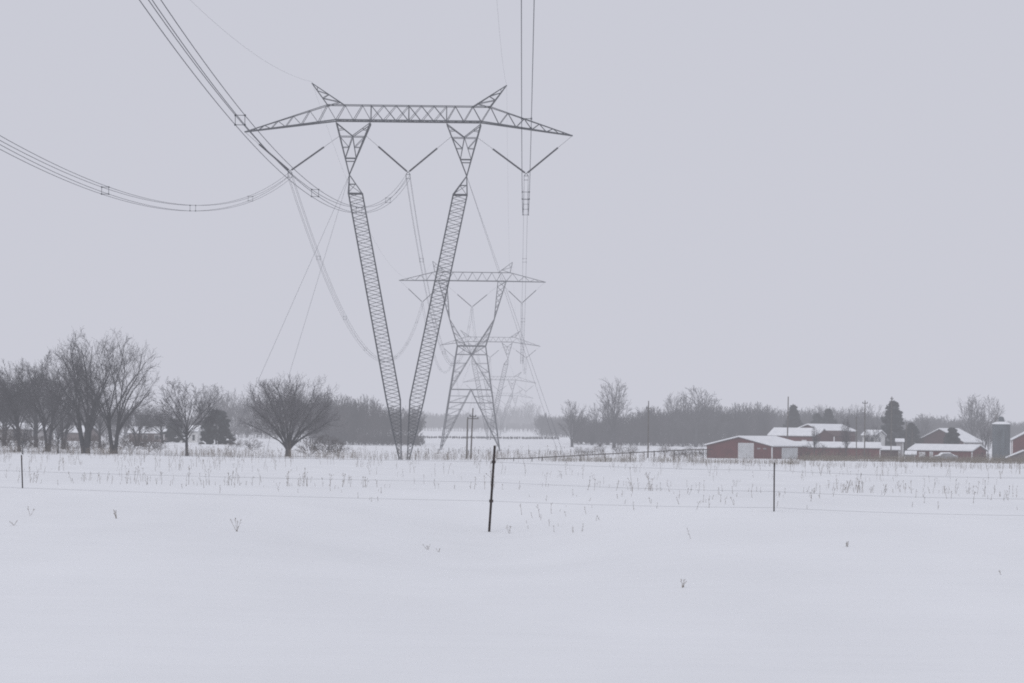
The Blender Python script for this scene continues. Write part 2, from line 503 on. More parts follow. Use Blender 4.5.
def lattice_tower(px, D, label):
    base = spot(px, D)
    t = empty('transmission_tower', base, 0, label, 'transmission tower', 'steel transmission towers along the power line')
    s = mpp(D); TC, TB = 0.20, 0.10
    Z = lambda y: (450.6 - y) * s       # heights read off in metres of this tower
    mb = MB()
    crossarm(mb, 10.0, Z(272.2), 9.0, Z(280.8), 19.5, Z(281.2), 2.4, 14, 8, TC * 0.85, TB * 0.8)
    mb.build('crossarm', M['steel'], t)
    for e in (-1, 1):
        mb = MB()
        peak(mb, e * 6.9, e * 10.0, Z(272.2), e * 10.6, Z(261.6), 1.4, TC * 0.7, TB * 0.8, 4)
        mb.build('earth_wire_peak', M['steel'], t)
    # window arms (two, box section tapering to the waist)
    zw = Z(346); zx = Z(354.6); ww = 3.75
    for e in (-1, 1):
        mb = MB()
        for y in (-1, 1):
            yo = 1.2 * y; yk = 2.4 * y; yw = 3.4 * y
            to = (e * 9.0, yo, Z(281)); ti = (e * 6.8, yo, Z(281))
            kn = (e * 5.95, yk, Z(319)); w_ = (e * ww, yw, zw)
            mb.bar(to, kn, TC); mb.bar(ti, kn, TC * 0.85); mb.bar(kn, w_, TC * 1.15)
            truss(mb, to, kn, ti, kn, 7, TB * 0.9)
            truss(mb, ti, kn, to, kn, 7, TB * 0.6)
            cx = (0, yw, zx)
            mb.bar(kn, cx, TC * 0.85)
            for f in (0.25, 0.5, 0.75):
                mb.bar(lerp(kn, w_, f), lerp(kn, cx, f), TB * 0.8)
                mb.bar(lerp(kn, w_, f), lerp(kn, cx, min(1, f + 0.25)), TB * 0.8)
        for f in (0, 0.33, 0.66, 1):
            a = lerp((e * 9.0, -1.2, Z(281)), (e * 5.95, -2.4, Z(319)), f); mb.bar(a, (a[0], -a[1], a[2]), TB)
        mb.build('window_arm', M['steel'], t)
    # waist panel
    mb = MB()
    for y in (-3.4, 3.4):
        mb.bar((-ww, y, zw), (ww, y, zw), TC * 1.25)
        mb.bar((-ww - 0.2, y * 1.03, zx), (ww + 0.2, y * 1.03, zx), TB * 1.3)
        for e in (-1, 1):
            mb.bar((e * ww, y, zw), (0, y * 1.03, zx), TB * 1.2)
    for x in (-ww, ww): mb.bar((x, -3.4, zw), (x, 3.4, zw), TC)
    mb.build('waist_frame', M['steel'], t)
    # body: four legs
    hb = 7.85
    def leg(ex, ey, z):
        f = 1 - z / zw
        return (ex * (ww + (hb - ww) * f), ey * (3.4 + (hb - 3.4) * f), z)
    z1 = Z(389.6); z2 = Z(402.8)
    for ex in (-1, 1):
        for ey in (-1, 1):
            m2 = MB()
            g = gz(base.x + ex * hb, base.y + ey * hb) - base.z
            ft = leg(ex, ey, 0); ft = (ft[0], ft[1], min(g, 0.0) - 0.2)
            m2.bar(ft, leg(ex, ey, zw), TC * 1.25)
            m2.build('leg', M['steel'], t)
    mb = MB()
    for ey in (-1, 1):
        for ex in (-1, 1):
            top = leg(0, ey, zx); top = (0, top[1], zx)
            a1 = leg(ex, ey, z1); mb.bar(top, a1, TC * 0.8)
            for f in (0.25, 0.5, 0.75):
                zz = zx + (z1 - zx) * f
                mb.bar(lerp(top, a1, f), leg(ex, ey, zz), TB * 0.8)
                mb.bar(lerp(top, a1, f), leg(ex, ey, zz + (z1 - zx) * 0.25), TB * 0.8)
            c1 = (0, a1[1], z1); ft = leg(ex, ey, 0.6)
            mb.bar(c1, ft, TC * 0.85)
            n = 9
            for k in range(1, n):
                f = k / n; zz = z1 + (0.6 - z1) * f
                mb.bar(lerp(c1, ft, f), leg(ex, ey, zz), TB * 0.7)
                mb.bar(lerp(c1, ft, f), leg(ex, ey, zz + (0.6 - z1) / n), TB * 0.7)
        for z_, tt in ((z1, TC * 0.85),):
            mb.bar(leg(-1, ey, z_), leg(1, ey, z_), tt)
        f2 = (z1 - z2) / (z1 - 0.6)
        mb.bar(leg(-1, ey, z2), leg(1, ey, z2), TB)
    for ex in (-1, 1):
        for ey in (-1, 1):
            top = (leg(ex, 0, zx)[0], 0, zx); a1 = leg(ex, ey, z1); mb.bar(top, a1, TC * 0.7)
            c1 = (a1[0], 0, z1); ft = leg(ex, ey, 0.6); mb.bar(c1, ft, TC * 0.7)
            for k in range(1, 6):
                f = k / 6; zz = z1 + (0.6 - z1) * f
                mb.bar(lerp(c1, ft, f), leg(ex, ey, zz), TB * 0.6)
        mb.bar(leg(ex, -1, z1), leg(ex, 1, z1), TC * 0.8)
    mb.build('body_bracing', M['steel'], t)
    V = {}
    for name, pa, pb, v in (('l', (-19.3, 0, Z(281.3)), (-7.6, 0, Z(283)), (-13.2, 0, Z(302.6))),
                            ('m', (-6.3, 0, Z(287)), (6.3, 0, Z(287)), (0, 0, Z(307.0))),
                            ('r', (7.6, 0, Z(283)), (19.3, 0, Z(281.3)), (13.2, 0, Z(302.6)))):
        vstring(t, pa, pb, v, 0.38, 0.38, 0.11)
        V[name] = base + Vector(v) + Vector((0, 0, -0.5))
    return t, V, (base + Vector((-10.6, 0, Z(261.6))), base + Vector((10.6, 0, Z(261.6))))

T1 = guyed_tower(404.3, 350, 'nearest and tallest grey guyed V tower standing in the snowy field')
T2 = lattice_tower(470.2, 800, 'four legged lattice tower behind the right mast of the nearest tower')
T3 = guyed_tower(489.0, 1147, 'hazy guyed V tower seen through the legs of the four legged tower', 2.1, 1.35, False)
T4 = guyed_tower(499.0, 1572, 'small pale guyed V tower behind the hazy second guyed V tower', 10.2, 1.5, False)
T5 = guyed_tower(505.0, 2050, 'faintest tower, last of the line, nearly lost in the haze', 14.0, 1.5, False)

# ------------------------------------------------------------------ conductors
def catenary(A, B, a, n=60, s0=0.0, s1=1.0):
    A = NP(A); B = NP(B); S = np.linalg.norm((B - A)[:2])
    t = np.linspace(s0, s1, n + 1)
    P = A[None] + (B - A)[None] * t[:, None]
    P[:, 2] -= a * S * S * t * (1 - t)
    return P

def wire_from(P, r):
    return [[*P[i], *P[i + 1], r, r] for i in range(len(P) - 1)]

GB = 'conductor bundles strung from tower to tower'
def bundle(A, B, a, label, n=60, r=0.024, step=45, first=18, s1=1.0, sub=True):
    A = NP(A); B = NP(B); d = (B - A)[:2]; S = np.linalg.norm(d); d = d / S
    side = NP([d[1], -d[0], 0.0]); mid = (A + B) / 2
    t = empty('conductor_bundle', tuple(A), 0, label, 'power line', GB)
    P = catenary(A, B, a, n, 0, s1) - A[None]
    h = 0.23
    offs = [(-h, h), (h, h), (-h, -h), (h, -h)]
    for ox, oz in offs:
        Q = P + side[None] * ox + NP([0, 0, oz])[None]
        tube_obj('conductor', wire_from(Q, r), M['wire'], t, 4, False)
    if sub:
        x = first
        while x < S * s1 - 10:
            f = x / S
            c = (A + (B - A) * f); c[2] -= a * S * S * f * (1 - f); c = c - A
            sp = MB()
            k = [c + side * ox + NP([0, 0, oz]) for ox, oz in ((-h, h), (h, h), (h, -h), (-h, -h))]
            for i in range(4):
                sp.bar(k[i], k[(i + 1) % 4], 0.028)
                dd = NP([d[0], d[1], 0]) * 0.09
                sp.bar(k[i] - dd, k[i] + dd, 0.08)
            sp.build('spacer', M['steel'], t)
            x += step
    return t

prev = {'l': Vector((-27.3, -35, 30.3)), 'm': Vector((-13.7, -35, 30.3)), 'r': Vector((0.0, -35, 30.3))}
names = {'l': 'left', 'm': 'middle', 'r': 'right'}
v1 = T1[1]
bundle(v1['l'], prev['l'], 3.87e-4, 'long bundle sagging from the nearest tower to the left picture edge', 120, 0.018, 52, 50)
bundle(v1['m'], prev['m'], 3.87e-4, 'bundle rising steeply past the left arm tip of the nearest tower', 120, 0.018, 52, 50)
bundle(v1['r'], prev['r'], 3.87e-4, 'bundle climbing straight up past the right arm of the nearest tower', 120, 0.018, 52, 50)
TW = [T1, T2, T3, T4, T5]
words = ['nearest tower back to the four legged tower', 'four legged tower back to the hazy guyed tower', 'hazy guyed tower back to the small pale tower', 'small pale tower back to the faintest tower']
for k in range(4):
    for q in ('l', 'm', 'r'):
        bundle(TW[k][1][q], TW[k + 1][1][q], 3.6e-4, names[q] + ' bundle from the ' + words[k], 60, 0.019, 60, 50, 1.0, k < 2)
# earth wires
def earth(A, B, a, label):
    o = tube_obj('earth_wire', wire_from(catenary(A, B, a, 60) - NP(A)[None], 0.008), M['wire'], None, 4, False)
    o.location = tuple(A)
    props(o, label, 'wire', 'thin earth wires on the tower peaks')
for i, nm in ((0, 'left'), (1, 'right')):
    pv = Vector((T1[2][i].x + (0.6 if i else 0.2), -35, 41.3))
    earth(T1[2][i], pv, 2.56e-4, 'thin wire rising from the ' + nm + ' peak of the nearest tower')
    for k in range(4):
        earth(TW[k][2][i], TW[k + 1][2][i], 2.4e-4, 'thin wire on the ' + nm + ' peaks, ' + words[k])

# ------------------------------------------------------------------ trees
FORMS = {  # trunk height, crown centre height, crown radius, crown half height, limbs, start fan, exponent of limb rise
    'round': dict(tr=0.15, cz=0.53, rx=0.63, rz=0.47, limbs=30, low=0.02, up=0.55),
    'oak': dict(tr=0.40, cz=0.62, rx=0.42, rz=0.38, limbs=15, low=0.18, up=0.35),
    'elm': dict(tr=0.34, cz=0.60, rx=0.36, rz=0.40, limbs=14, low=0.12, up=0.85),
    'pole': dict(tr=0.75, cz=0.58, rx=0.20, rz=0.42, limbs=22, low=0.12, up=0.5),
    'scrub': dict(tr=0.10, cz=0.45, rx=0.60, rz=0.52, limbs=12, low=0.02, up=0.1)}

def grow(seed, Ht=12.0, form='oak', levels=4, nk=(1, 9, 7, 5), rmin=0.011, lean=(0, 0), stems=1, rt=0.024, limbs=None, sag=0.0, rxs=1.0):
    rng = random.Random(seed)
    fm = FORMS[form]
    T, K = [], []
    def rv(): return NP([rng.gauss(0, 1), rng.gauss(0, 1), rng.gauss(0, 1)])
    def unit(v): return v / (np.linalg.norm(v) + 1e-9)
    def tilt(d, ang):
        v = rv(); v -= d * v.dot(d); v = unit(v)
        return d * math.cos(ang) + v * math.sin(ang)
    cen = NP([lean[0] * Ht, lean[1] * Ht, fm['cz'] * Ht]); rad3 = NP([fm['rx'] * rxs, fm['rx'] * rxs, fm['rz']]) * Ht
    ph = [rng.uniform(0, 6.28) for _ in range(3)]
    PW = {'round': 2.5, 'oak': 2.3, 'elm': 2.3}.get(form, 2.0)
    def env(p):
        q = (p - cen) / rad3
        a = math.atan2(q[1], q[0])
        lump = 1 + 0.10 * math.sin(3 * a + ph[0]) + 0.08 * math.sin(5 * q[2] + 2 * a + ph[1])
        return float((np.abs(q) ** PW).sum() ** (1 / PW)) / lump
    def path(p, d, tgt, ns, wob, upb):
        L = np.linalg.norm(tgt - p); pts = [p]
        for i in range(ns):
            f = (i + 1) / ns
            want = unit(tgt - p)
            d = unit(d * (1 - 0.55 * f) + want * (0.35 + 0.65 * f) + rv() * wob + NP([0, 0, upb * (1 - f)]))
            p = p + d * L / ns
            pts.append(p)
        return pts
    def subs(pts, r, re, lv):
        n = nk[lv]; n = max(1, int(round(n * rng.uniform(0.8, 1.2)))); ns = len(pts) - 1
        L = sum(np.linalg.norm(pts[i + 1] - pts[i]) for i in range(ns))
        for k in range(n):
            f = (k + rng.random()) / n
            f = ((0.30 if form == 'round' else 0.22) + (0.70 if form == 'round' else 0.78) * f) if lv == 1 else (0.12 + 0.88 * f)
            x = f * ns; i = min(ns - 1, int(x)); q = pts[i] + (pts[i + 1] - pts[i]) * (x - i)
            d = tilt(unit(pts[i + 1] - pts[i]), rng.uniform(0.35, 0.95))
            d = unit(d + NP([0, 0, 0.18 - sag]))
            l = L * (0.58 - (0.22 if form == 'round' else 0.30) * f) * rng.uniform(0.6, 1.15)
            if lv >= 2: l = L * rng.uniform(0.35, 0.62)
            tgt = q + d * l
            e = env(tgt)
            if e > 1.0: tgt = q + d * l * max(0.25, 1 - 1.1 * (e - 1))
            if tgt[2] < 0.06 * Ht and form != 'scrub': tgt[2] = 0.06 * Ht + rng.random() * 0.3
            rc = max(rmin, (r + (re - r) * f) * 0.5)
            go(q, d, tgt, rc, lv + 1)
    def go(p, d, tgt, r, lv):
        ns = (8, 7, 5, 3, 2)[min(lv, 4)]
        pts = path(p, d, tgt, ns, (0.05, 0.12, 0.16, 0.2, 0.2)[min(lv, 4)], 0.0)
        re = max(rmin, r * 0.35)
        for i in range(len(pts) - 1):
            (T if lv <= 1 else K).append([*pts[i], *pts[i + 1], r + (re - r) * i / ns, r + (re - r) * (i + 1) / ns])
        if lv < levels - 1: subs(pts, r, re, lv)
    nl = limbs or fm['limbs']
    for st in range(stems):
        a0 = 6.28 * (st + rng.random() * 0.5) / stems
        o = NP([0.0, 0.0, -0.2]) + (NP([math.cos(a0), math.sin(a0), 0]) * 0.012 * Ht if stems > 1 else 0)
        top = o + NP([0, 0, fm['tr'] * Ht]) + (NP([math.cos(a0), math.sin(a0), 0]) * 0.055 * Ht if stems > 1 else 0) + NP([lean[0], lean[1], 0]) * 0.35 * Ht
        r0 = Ht * rt * (1.0 if stems == 1 else 0.75)
        pts = path(o, unit(top - o), top, 6, 0.03, 0)
        r1 = r0 * 0.62
        for i in range(6):
            T.append([*pts[i], *pts[i + 1], (r0 * (1.35 if i == 0 else 1.0)) + (r1 - r0) * i / 6, r0 + (r1 - r0) * (i + 1) / 6])
        m = max(3, nl // stems)
        for k in range(m):
            f = (k + 0.5) / m
            # target on the crown shell: low limbs go out, top ones go up
            el = math.asin(max(-0.55, min(0.99, -0.35 + 1.33 * f ** (0.75 if form == 'round' else 1) + rng.uniform(-0.08, 0.08))))
            az = k * 2.4 + rng.uniform(-0.4, 0.4) + a0
            if stems > 1 and rng.random() < 0.75: az = a0 + rng.gauss(0, 0.95)
            uu = NP([math.cos(el) * math.cos(az), math.cos(el) * math.sin(az), math.sin(el)]); uu = uu / (np.abs(uu) ** PW).sum() ** (1 / PW)
            tgt = cen + rad3 * uu * rng.uniform(0.82, 1.0)
            fl = fm['low'] / fm['tr'] if fm['tr'] > fm['low'] else 0.5
            x = min(0.999, fl * (0.6 if form == 'round' else 1) + (1 - fl) * (f ** 0.8)) * 6
            if form == 'round': x = (0.55 + 0.44 * f) * 6
            i = int(x); q = pts[i] + (pts[i + 1] - pts[i]) * (x - i)
            out = unit(tgt - q)
            d = unit(out + NP([0, 0, fm['up']]))
            go(q, d, tgt, r1 * rng.uniform(0.36, 0.62), 1)
    T = NP(T); K = NP(K)
    top = max(T[:, 5].max(), K[:, 5].max())
    f = Ht / top
    T[:, :6] *= f; K[:, :6] *= f
    return T, K

_tree_cache = {}
def tree_mesh(key, **kw):
    if key not in _tree_cache:
        T, K = grow(**kw)
        V, Q = tubes(T, 6); a = mesh_np('trunk', V, Q); a.materials.append(M['bark'])
        V, Q = tubes(K, 3); b = mesh_np('crown', V, Q); b.materials.append(M['twig_pale'] if key == 'roundD' else M['twig'])
        _tree_cache[key] = (a, b, kw['Ht'])
    return _tree_cache[key]

def tree(key, px, D, h_px, label, cat='tree', group=None, rz=0.0, sx=1.0, name='bare_tree', twig=None, **kw):
    base = spot(px, D)
    a, b, ht = tree_mesh(key, **kw) if kw else _tree_cache[key]
    s = h_px * mpp(D) / ht
    t = empty(name, base, rz, label, cat, group)
    t.scale = (s * sx, s * sx, s)
    link('trunk', a, None, t) if False else None
    for nm, me in (('trunk', a), ('crown', b)):
        o = bpy.data.objects.new(nm, me); C.objects.link(o); o.parent = t
    return t

GL = 'bare trees at the left edge of the field'
# tall pair on the left
tree('elmA', 86, 425, 129, 'tallest bare tree with several dark trunks left of centre of its group', rz=0.4, sx=0.95,
     seed=11, Ht=17.0, form='elm', levels=5, nk=(1, 8, 6, 4), stems=3, limbs=20, rt=0.031, lean=(-0.03, 0), rxs=1.0, group=GL)
tree('elmB', 114, 428, 127, 'tall bare tree beside the tallest one, long limb reaching right', rz=2.2, sx=0.95,
     seed=27, Ht=17.0, form='elm', levels=5, nk=(1, 7, 6, 4), stems=2, limbs=15, rt=0.029, lean=(0.05, 0), rxs=1.05, group=GL)
tree('oakC', 187, 405, 80, 'small bare tree with a single straight trunk left of the rounded evergreen', rz=1.0, sx=1.1,
     seed=35, Ht=11.0, form='oak', levels=5, nk=(1, 7, 6, 4), limbs=14, rt=0.020, group=GL)
tree('roundD', 288, 430, 86, 'broad round bare tree with a short thick trunk standing alone', rz=0.3, sx=0.98,
     seed=5, Ht=11.4, form='round', levels=5, nk=(1, 13, 7, 4), limbs=19, rt=0.042, rmin=0.010, group=GL)
# cluster at the far left
tree('oakE', 20, 445, 95, 'dense bare tree nearest the left picture edge', rz=0.8, seed=41, Ht=13.0, form='oak', levels=5, nk=(1, 8, 7, 4), limbs=18, stems=2, group=GL)
tree('oakF', 48, 455, 103, 'dense bare tree just left of the tallest tree', rz=2.1, seed=47, Ht=13.0, form='oak', levels=5, nk=(1, 8, 7, 4), limbs=20, stems=2, rxs=0.9, group=GL)
for px, D, h, k, rz, sx, lb in ((-14, 470, 84, 'oakE', 3, 1.1, 'dense bare tree cut by the left picture edge'),
                     (36, 520, 78, 'oakF', 1, 1.2, 'bare tree behind the long low house'),
                     (4, 540, 70, 'oakF', 4, 1.2, 'bare tree behind the dense trees at the left edge'),
                     (63, 500, 84, 'oakE', 5, 1.0, 'bare tree filling the gap left of the tallest tree'),
                     (100, 520, 62, 'oakC', 2, 1.3, 'shorter bare tree behind the two tallest ones'),
                     (58, 420, 44, 'oakC', 0, 1.1, 'short forked bare tree in front of the dense trees'),
                     (137, 560, 46, 'oakF', 2, 1.5, 'low spreading bare tree behind the house right of the tall pair'),
                     (163, 610, 40, 'oakE', 1, 1.5, 'low bare tree behind the dark evergreen'),
                     (22.5, 395, 34, 'oakC', 4, 0.9, 'bare sapling at the snow edge, left of the dense trees')):
    tree(k, px, D, h, lb, group=GL, rz=rz, sx=sx)

GR = 'bare trees rising in front of the right wood'
tree('elmR', 572, 940, 48, 'forked bare tree at the left end of the right wood', rz=0.4, sx=0.9,
     seed=61, Ht=13.0, form='elm', levels=4, nk=(1, 8, 6, 4), stems=2, limbs=14, rmin=0.030, rt=0.032, group=GR)
tree('elmS', 614, 930, 72, 'tallest bare tree above the right wood', rz=2.4, sx=0.85,
     seed=68, Ht=19.0, form='elm', levels=4, nk=(1, 8, 6, 4), limbs=16, rmin=0.032, rt=0.028, lean=(0.02, 0), rxs=0.75, group=GR)
for px, D, h, k, rz, sx, lb in ((600, 960, 46, 'elmR', 3, 0.9, 'thin bare tree just left of the tallest one above the wood'),
                     (696, 980, 62, 'elmR', 1, 1.05, 'spiky bare tree topping the middle of the right wood'),
                     (672, 990, 55, 'elmS', 5, 0.8, 'bare tree topping the wood left of the spiky one'),
                     (683, 985, 57, 'elmS', 1, 0.7, 'narrow bare tree next to the spiky tree above the wood'),
                     (713, 1000, 50, 'elmR', 4, 0.9, 'bare tree above the wood, behind the front red shed'),
                     (840, 1000, 42, 'elmR', 2, 0.8, 'slim bare tree behind the farm sheds'),
                     (855, 980, 46, 'elmS', 3, 0.8, 'bare tree behind the white farmhouse'),
                     (872, 990, 46, 'elmR', 5, 0.9, 'bare tree left of the tallest farm conifer'),
                     (972, 960, 58, 'elmS', 4, 0.95, 'tall thin bare tree left of the silo'),
                     (984, 970, 56, 'elmR', 2, 0.9, 'pale bare tree right behind the silo'),
                     (922, 1010, 36, 'elmR', 1, 0.9, 'small bare tree between the conifers and the large snow roofed barn')):
    tree(k, px, D, h, lb, group=GR, rz=rz, sx=sx)

for px, D, h, k, rz, sx, lb in ((814, 600, 34, 'elmR', 0.7, 0.55, 'thin bare tree in front of the snowy barn wing'),
                     (846, 590, 44, 'elmS', 1.9, 0.5, 'slim bare tree just left of the close pole pair'),
                     (872, 640, 34, 'oakC', 3.1, 0.7, 'small bare tree in front of the white farmhouse'),
                     (800, 700, 30, 'oakC', 4.4, 0.8, 'small bare tree behind the snowy barn wing'),
                     (988, 700, 36, 'oakC', 2.1, 0.8, 'small bare tree between the large barn and the silo')):
    tree(k, px, D, h, lb, group='thin bare trees among the farm buildings', rz=rz, sx=sx)

# ---- woods that read as one mass
def wood(name, label, rows, seed, m='wood_far', rmin=0.038, lev=4, nk=(1, 7, 6, 4), forms=('oak', 'elm', 'oak'), under=()):
    """rows: list of (px0, px1, D, top_px at start, top_px at end, spacing m)"""
    rng = random.Random(seed)
    var = []
    for i in range(6):
        T, K = grow(seed * 10 + i, 10.0, forms[i % len(forms)], lev, nk, rmin=rmin * 0.7)
        S = np.concatenate([T, K]); S[:, 6:] = np.maximum(S[:, 6:], rmin)
        var.append(S)
    T, K = grow(seed * 10 + 7, 10.0, 'scrub', 4, (1, 7, 5), rmin=rmin * 0.6, rt=0.01)
    S = np.concatenate([T, K]); S[:, 6:] = np.maximum(S[:, 6:], rmin * 0.9); var.append(S)
    out = []
    for (px0, px1, D, h0, h1, sp, un) in [(*r, 0) for r in rows] + [(*r, 1) for r in under]:
        w = (px1 - px0) * mpp(D); n = max(2, int(w / sp))
        for k in range(n):
            f = (k + rng.uniform(-0.4, 0.4)) / n
            px = px0 + (px1 - px0) * f
            DD = D + rng.uniform(-0.5, 0.5) * 0.03 * D
            b = spot(px, DD)
            h = (h0 + (h1 - h0) * f) * mpp(D) * (rng.uniform(0.80, 1.06) if rng.random() < 0.85 else rng.uniform(1.05, 1.16)) * (1 + 0.05 * math.sin(px * 0.11) + 0.04 * math.sin(px * 0.043 + seed))
            S = var[6 if un else rng.randrange(6)].copy()
            a = rng.uniform(0, 6.28); c, s = math.cos(a), math.sin(a)
            g = h / 10.0; gw = g * rng.uniform(0.6, 0.95)
            for o in (0, 3):
                x = S[:, o] * c - S[:, o + 1] * s; y = S[:, o] * s + S[:, o + 1] * c
                S[:, o] = x * gw + b.x; S[:, o + 1] = y * gw + b.y; S[:, o + 2] = S[:, o + 2] * g + b.z
            out.append(S)
    V, Q = tubes(np.concatenate(out), 3)
    o = link(name, mesh_np(name, V, Q), M[m])
    props(o, label, 'wood', kind='stuff')
    return o

wood('bare_wood', 'dark bare wood stretching along the right side behind the farm', [
    (582, 660, 1020, 25, 36, 2.6), (582, 660, 1050, 24, 35, 2.8), (655, 770, 1020, 36, 41, 2.6), (655, 775, 1050, 35, 41, 2.6), (585, 775, 1085, 26, 41, 2.8),
    (576, 770, 1012, 20, 26, 2.2)], 3, under=(((574, 770, 1005, 12, 13, 1.3), (576, 770, 1030, 13, 14, 1.5))))
wood('bare_wood', 'paler bare wood behind the farm conifers and the silo', [
    (765, 875, 1180, 34, 31, 1.8), (765, 875, 1210, 34, 31, 1.8), (860, 960, 1330, 29, 25, 1.9), (860, 960, 1370, 29, 25, 1.9),
    (950, 1050, 1500, 22, 22, 2.0), (950, 1050, 1540, 22, 22, 2.0)], 4, under=((760, 970, 1170, 18, 14, 1.8), (760, 970, 1230, 18, 14, 1.8), (950, 1050, 1480, 12, 12, 2)))
wood('bare_wood', 'blue grey end of the right wood beside the gap with the towers', [
    (541, 580, 1500, 24, 23, 2.0), (542, 580, 1540, 24, 23, 2.0), (543, 580, 1570, 23, 23, 2.0)], 5, under=((541, 580, 1490, 12, 12, 1.6),))
wood('bare_wood', 'dark bare wood behind the round tree and the masts', [
    (322, 380, 900, 50, 46, 2.6), (318, 400, 925, 50, 42, 2.6), (325, 420, 950, 46, 34, 2.6), (300, 424, 980, 40, 24, 2.4)], 6, under=((318, 424, 895, 15, 12, 1.3), (318, 424, 930, 20, 14, 1.4)))
wood('bare_wood', 'pale bare wood between the evergreen and the round tree', [
    (205, 320, 1150, 36, 34, 3.2), (205, 322, 1200, 54, 42, 4.0)], 7, under=((205, 322, 1120, 18, 18, 1.8),))
wood('bare_wood', 'low grey wood behind the houses on the left', [
    (-20, 215, 1060, 34, 24, 3.4), (-20, 210, 1100, 36, 24, 3.6)], 8, under=((-20, 205, 1040, 15, 13, 2.0),))
wood('bare_wood', 'faint blue wood far off between the masts and the right wood', [
    (395, 480, 2400, 19, 17, 2.2), (395, 480, 2450, 19, 16, 2.2), (470, 560, 2800, 15, 14, 2.2), (470, 560, 2900, 15, 14, 2.4), (500, 535, 2650, 30, 28, 4.0),
    (395, 560, 2380, 10, 9, 2.0)], 9, rmin=0.10, nk=(1, 5, 4))
wood('hedgerow', 'thin dark hedgerow crossing the far snowy field', [
    (405, 560, 1210, 2.6, 2.6, 0.9), (405, 560, 1225, 2.4, 2.4, 0.9)], 10, rmin=0.03, lev=3, nk=(1, 6), forms=('scrub',))

# ---- evergreens
def conifer(key, seed, shape, n=5200, Ht=10.0):
    rng = np.random.default_rng(seed)
    # crown volume made of clumps
    cl = []
    for i in range(170):
        z = rng.uniform(0.0, 0.98) if shape == 'dome' else rng.uniform(0.06, 0.98)
        if shape == 'cone': r = (0.27 * (1 - z) + 0.012) * (0.75 + 0.4 * rng.random())
        elif shape == 'dome': r = 0.47 * (1 - z) ** 0.42 * (0.82 + 0.22 * math.sin(i * 1.7) * (0.4 + z))
        else: r = 0.36 * (1 - z) ** 0.75 * (0.45 + 0.75 * rng.random()) + 0.01
        a = rng.uniform(0, 6.28); q = r * rng.uniform(0.15, 1.0) ** 0.6 * (1.22 if rng.random() < 0.10 else 1.0)
        cl.append((q * math.cos(a), q * math.sin(a), z, rng.uniform(0.035, 0.095) * (1.0 if shape == 'dome' else 0.62 * (1.15 - 0.6 * z))))
    cl = NP(cl)
    idx = rng.integers(0, len(cl), n)
    v = rng.normal(size=(n, 3)); v /= np.linalg.norm(v, axis=1, keepdims=True)
    c = cl[idx, :3] + v * cl[idx, 3:4] * (rng.random((n, 1)) ** 0.4) * NP([1, 1, 0.7])
    c[:, 2] = np.clip(c[:, 2], 0.01, 1.0)
    out = c.copy(); out[:, 2] = -0.25 * np.hypot(c[:, 0], c[:, 1]); out += rng.normal(scale=0.15, size=(n, 3)); out /= np.linalg.norm(out, axis=1, keepdims=True)
    L = rng.uniform(0.03, 0.06, (n, 1)); S = np.cross(out, rng.normal(size=(n, 3))); S /= np.linalg.norm(S, axis=1, keepdims=True)
    a = c - S * L * 0.3; b = c + S * L * 0.3; e = c + out * L
    V = np.stack([a, b, e], 1).reshape(-1, 3) * Ht
    me = mesh_np('crown', V, None, np.arange(n * 3).reshape(-1, 3)); me.materials.append(M['needle'])
    mb = [[0, 0, -0.3, 0, 0, Ht * 0.9, Ht * 0.02, 0.01]]
    V2, Q2 = tubes(mb, 8); t = mesh_np('trunk', V2, Q2); t.materials.append(M['bark'])
    _tree_cache[key] = (t, me, Ht)
conifer('dome', 1, 'dome', 22000)
conifer('cone', 2, 'cone', 13000)
conifer('pine', 3, 'pine', 15000)
conifer('pine2', 4, 'pine', 14000)
GE = 'dark evergreens among the farm buildings'
tree('dome', 216, 600, 34, 'rounded dark evergreen beside the small white house', rz=0.2, sx=1.25, name='evergreen_tree')
tree('dome', 174, 640, 23, 'dark evergreen behind the small single trunk tree', rz=2.2, sx=1.15, name='evergreen_tree')
tree('cone', 793, 860, 47, 'pointed conifer behind the poles at the red barn', rz=0.2, sx=1.3, name='evergreen_tree', group=GE)
tree('pine2', 817, 880, 38, 'broad dark evergreen left above the snowy barn ridge', rz=0.9, sx=1.25, name='evergreen_tree', group=GE)
tree('cone', 828, 875, 43, 'evergreen with a peaked top above the snowy barn ridge', rz=1.9, sx=1.5, name='evergreen_tree', group=GE)
tree('pine', 893, 760, 56, 'tallest shaggy conifer right of the white farmhouse', rz=0.5, sx=1.15, name='evergreen_tree', group=GE)
tree('pine2', 911, 765, 34, 'lower shaggy conifer leaning on the right of the tallest conifer', rz=1.5, sx=1.3, name='evergreen_tree', group=GE)
tree('dome', 952, 690, 31, 'smooth dark evergreen dome in front of the snow roofed barn', rz=1.1, sx=0.8, name='evergreen_tree', group=GE)

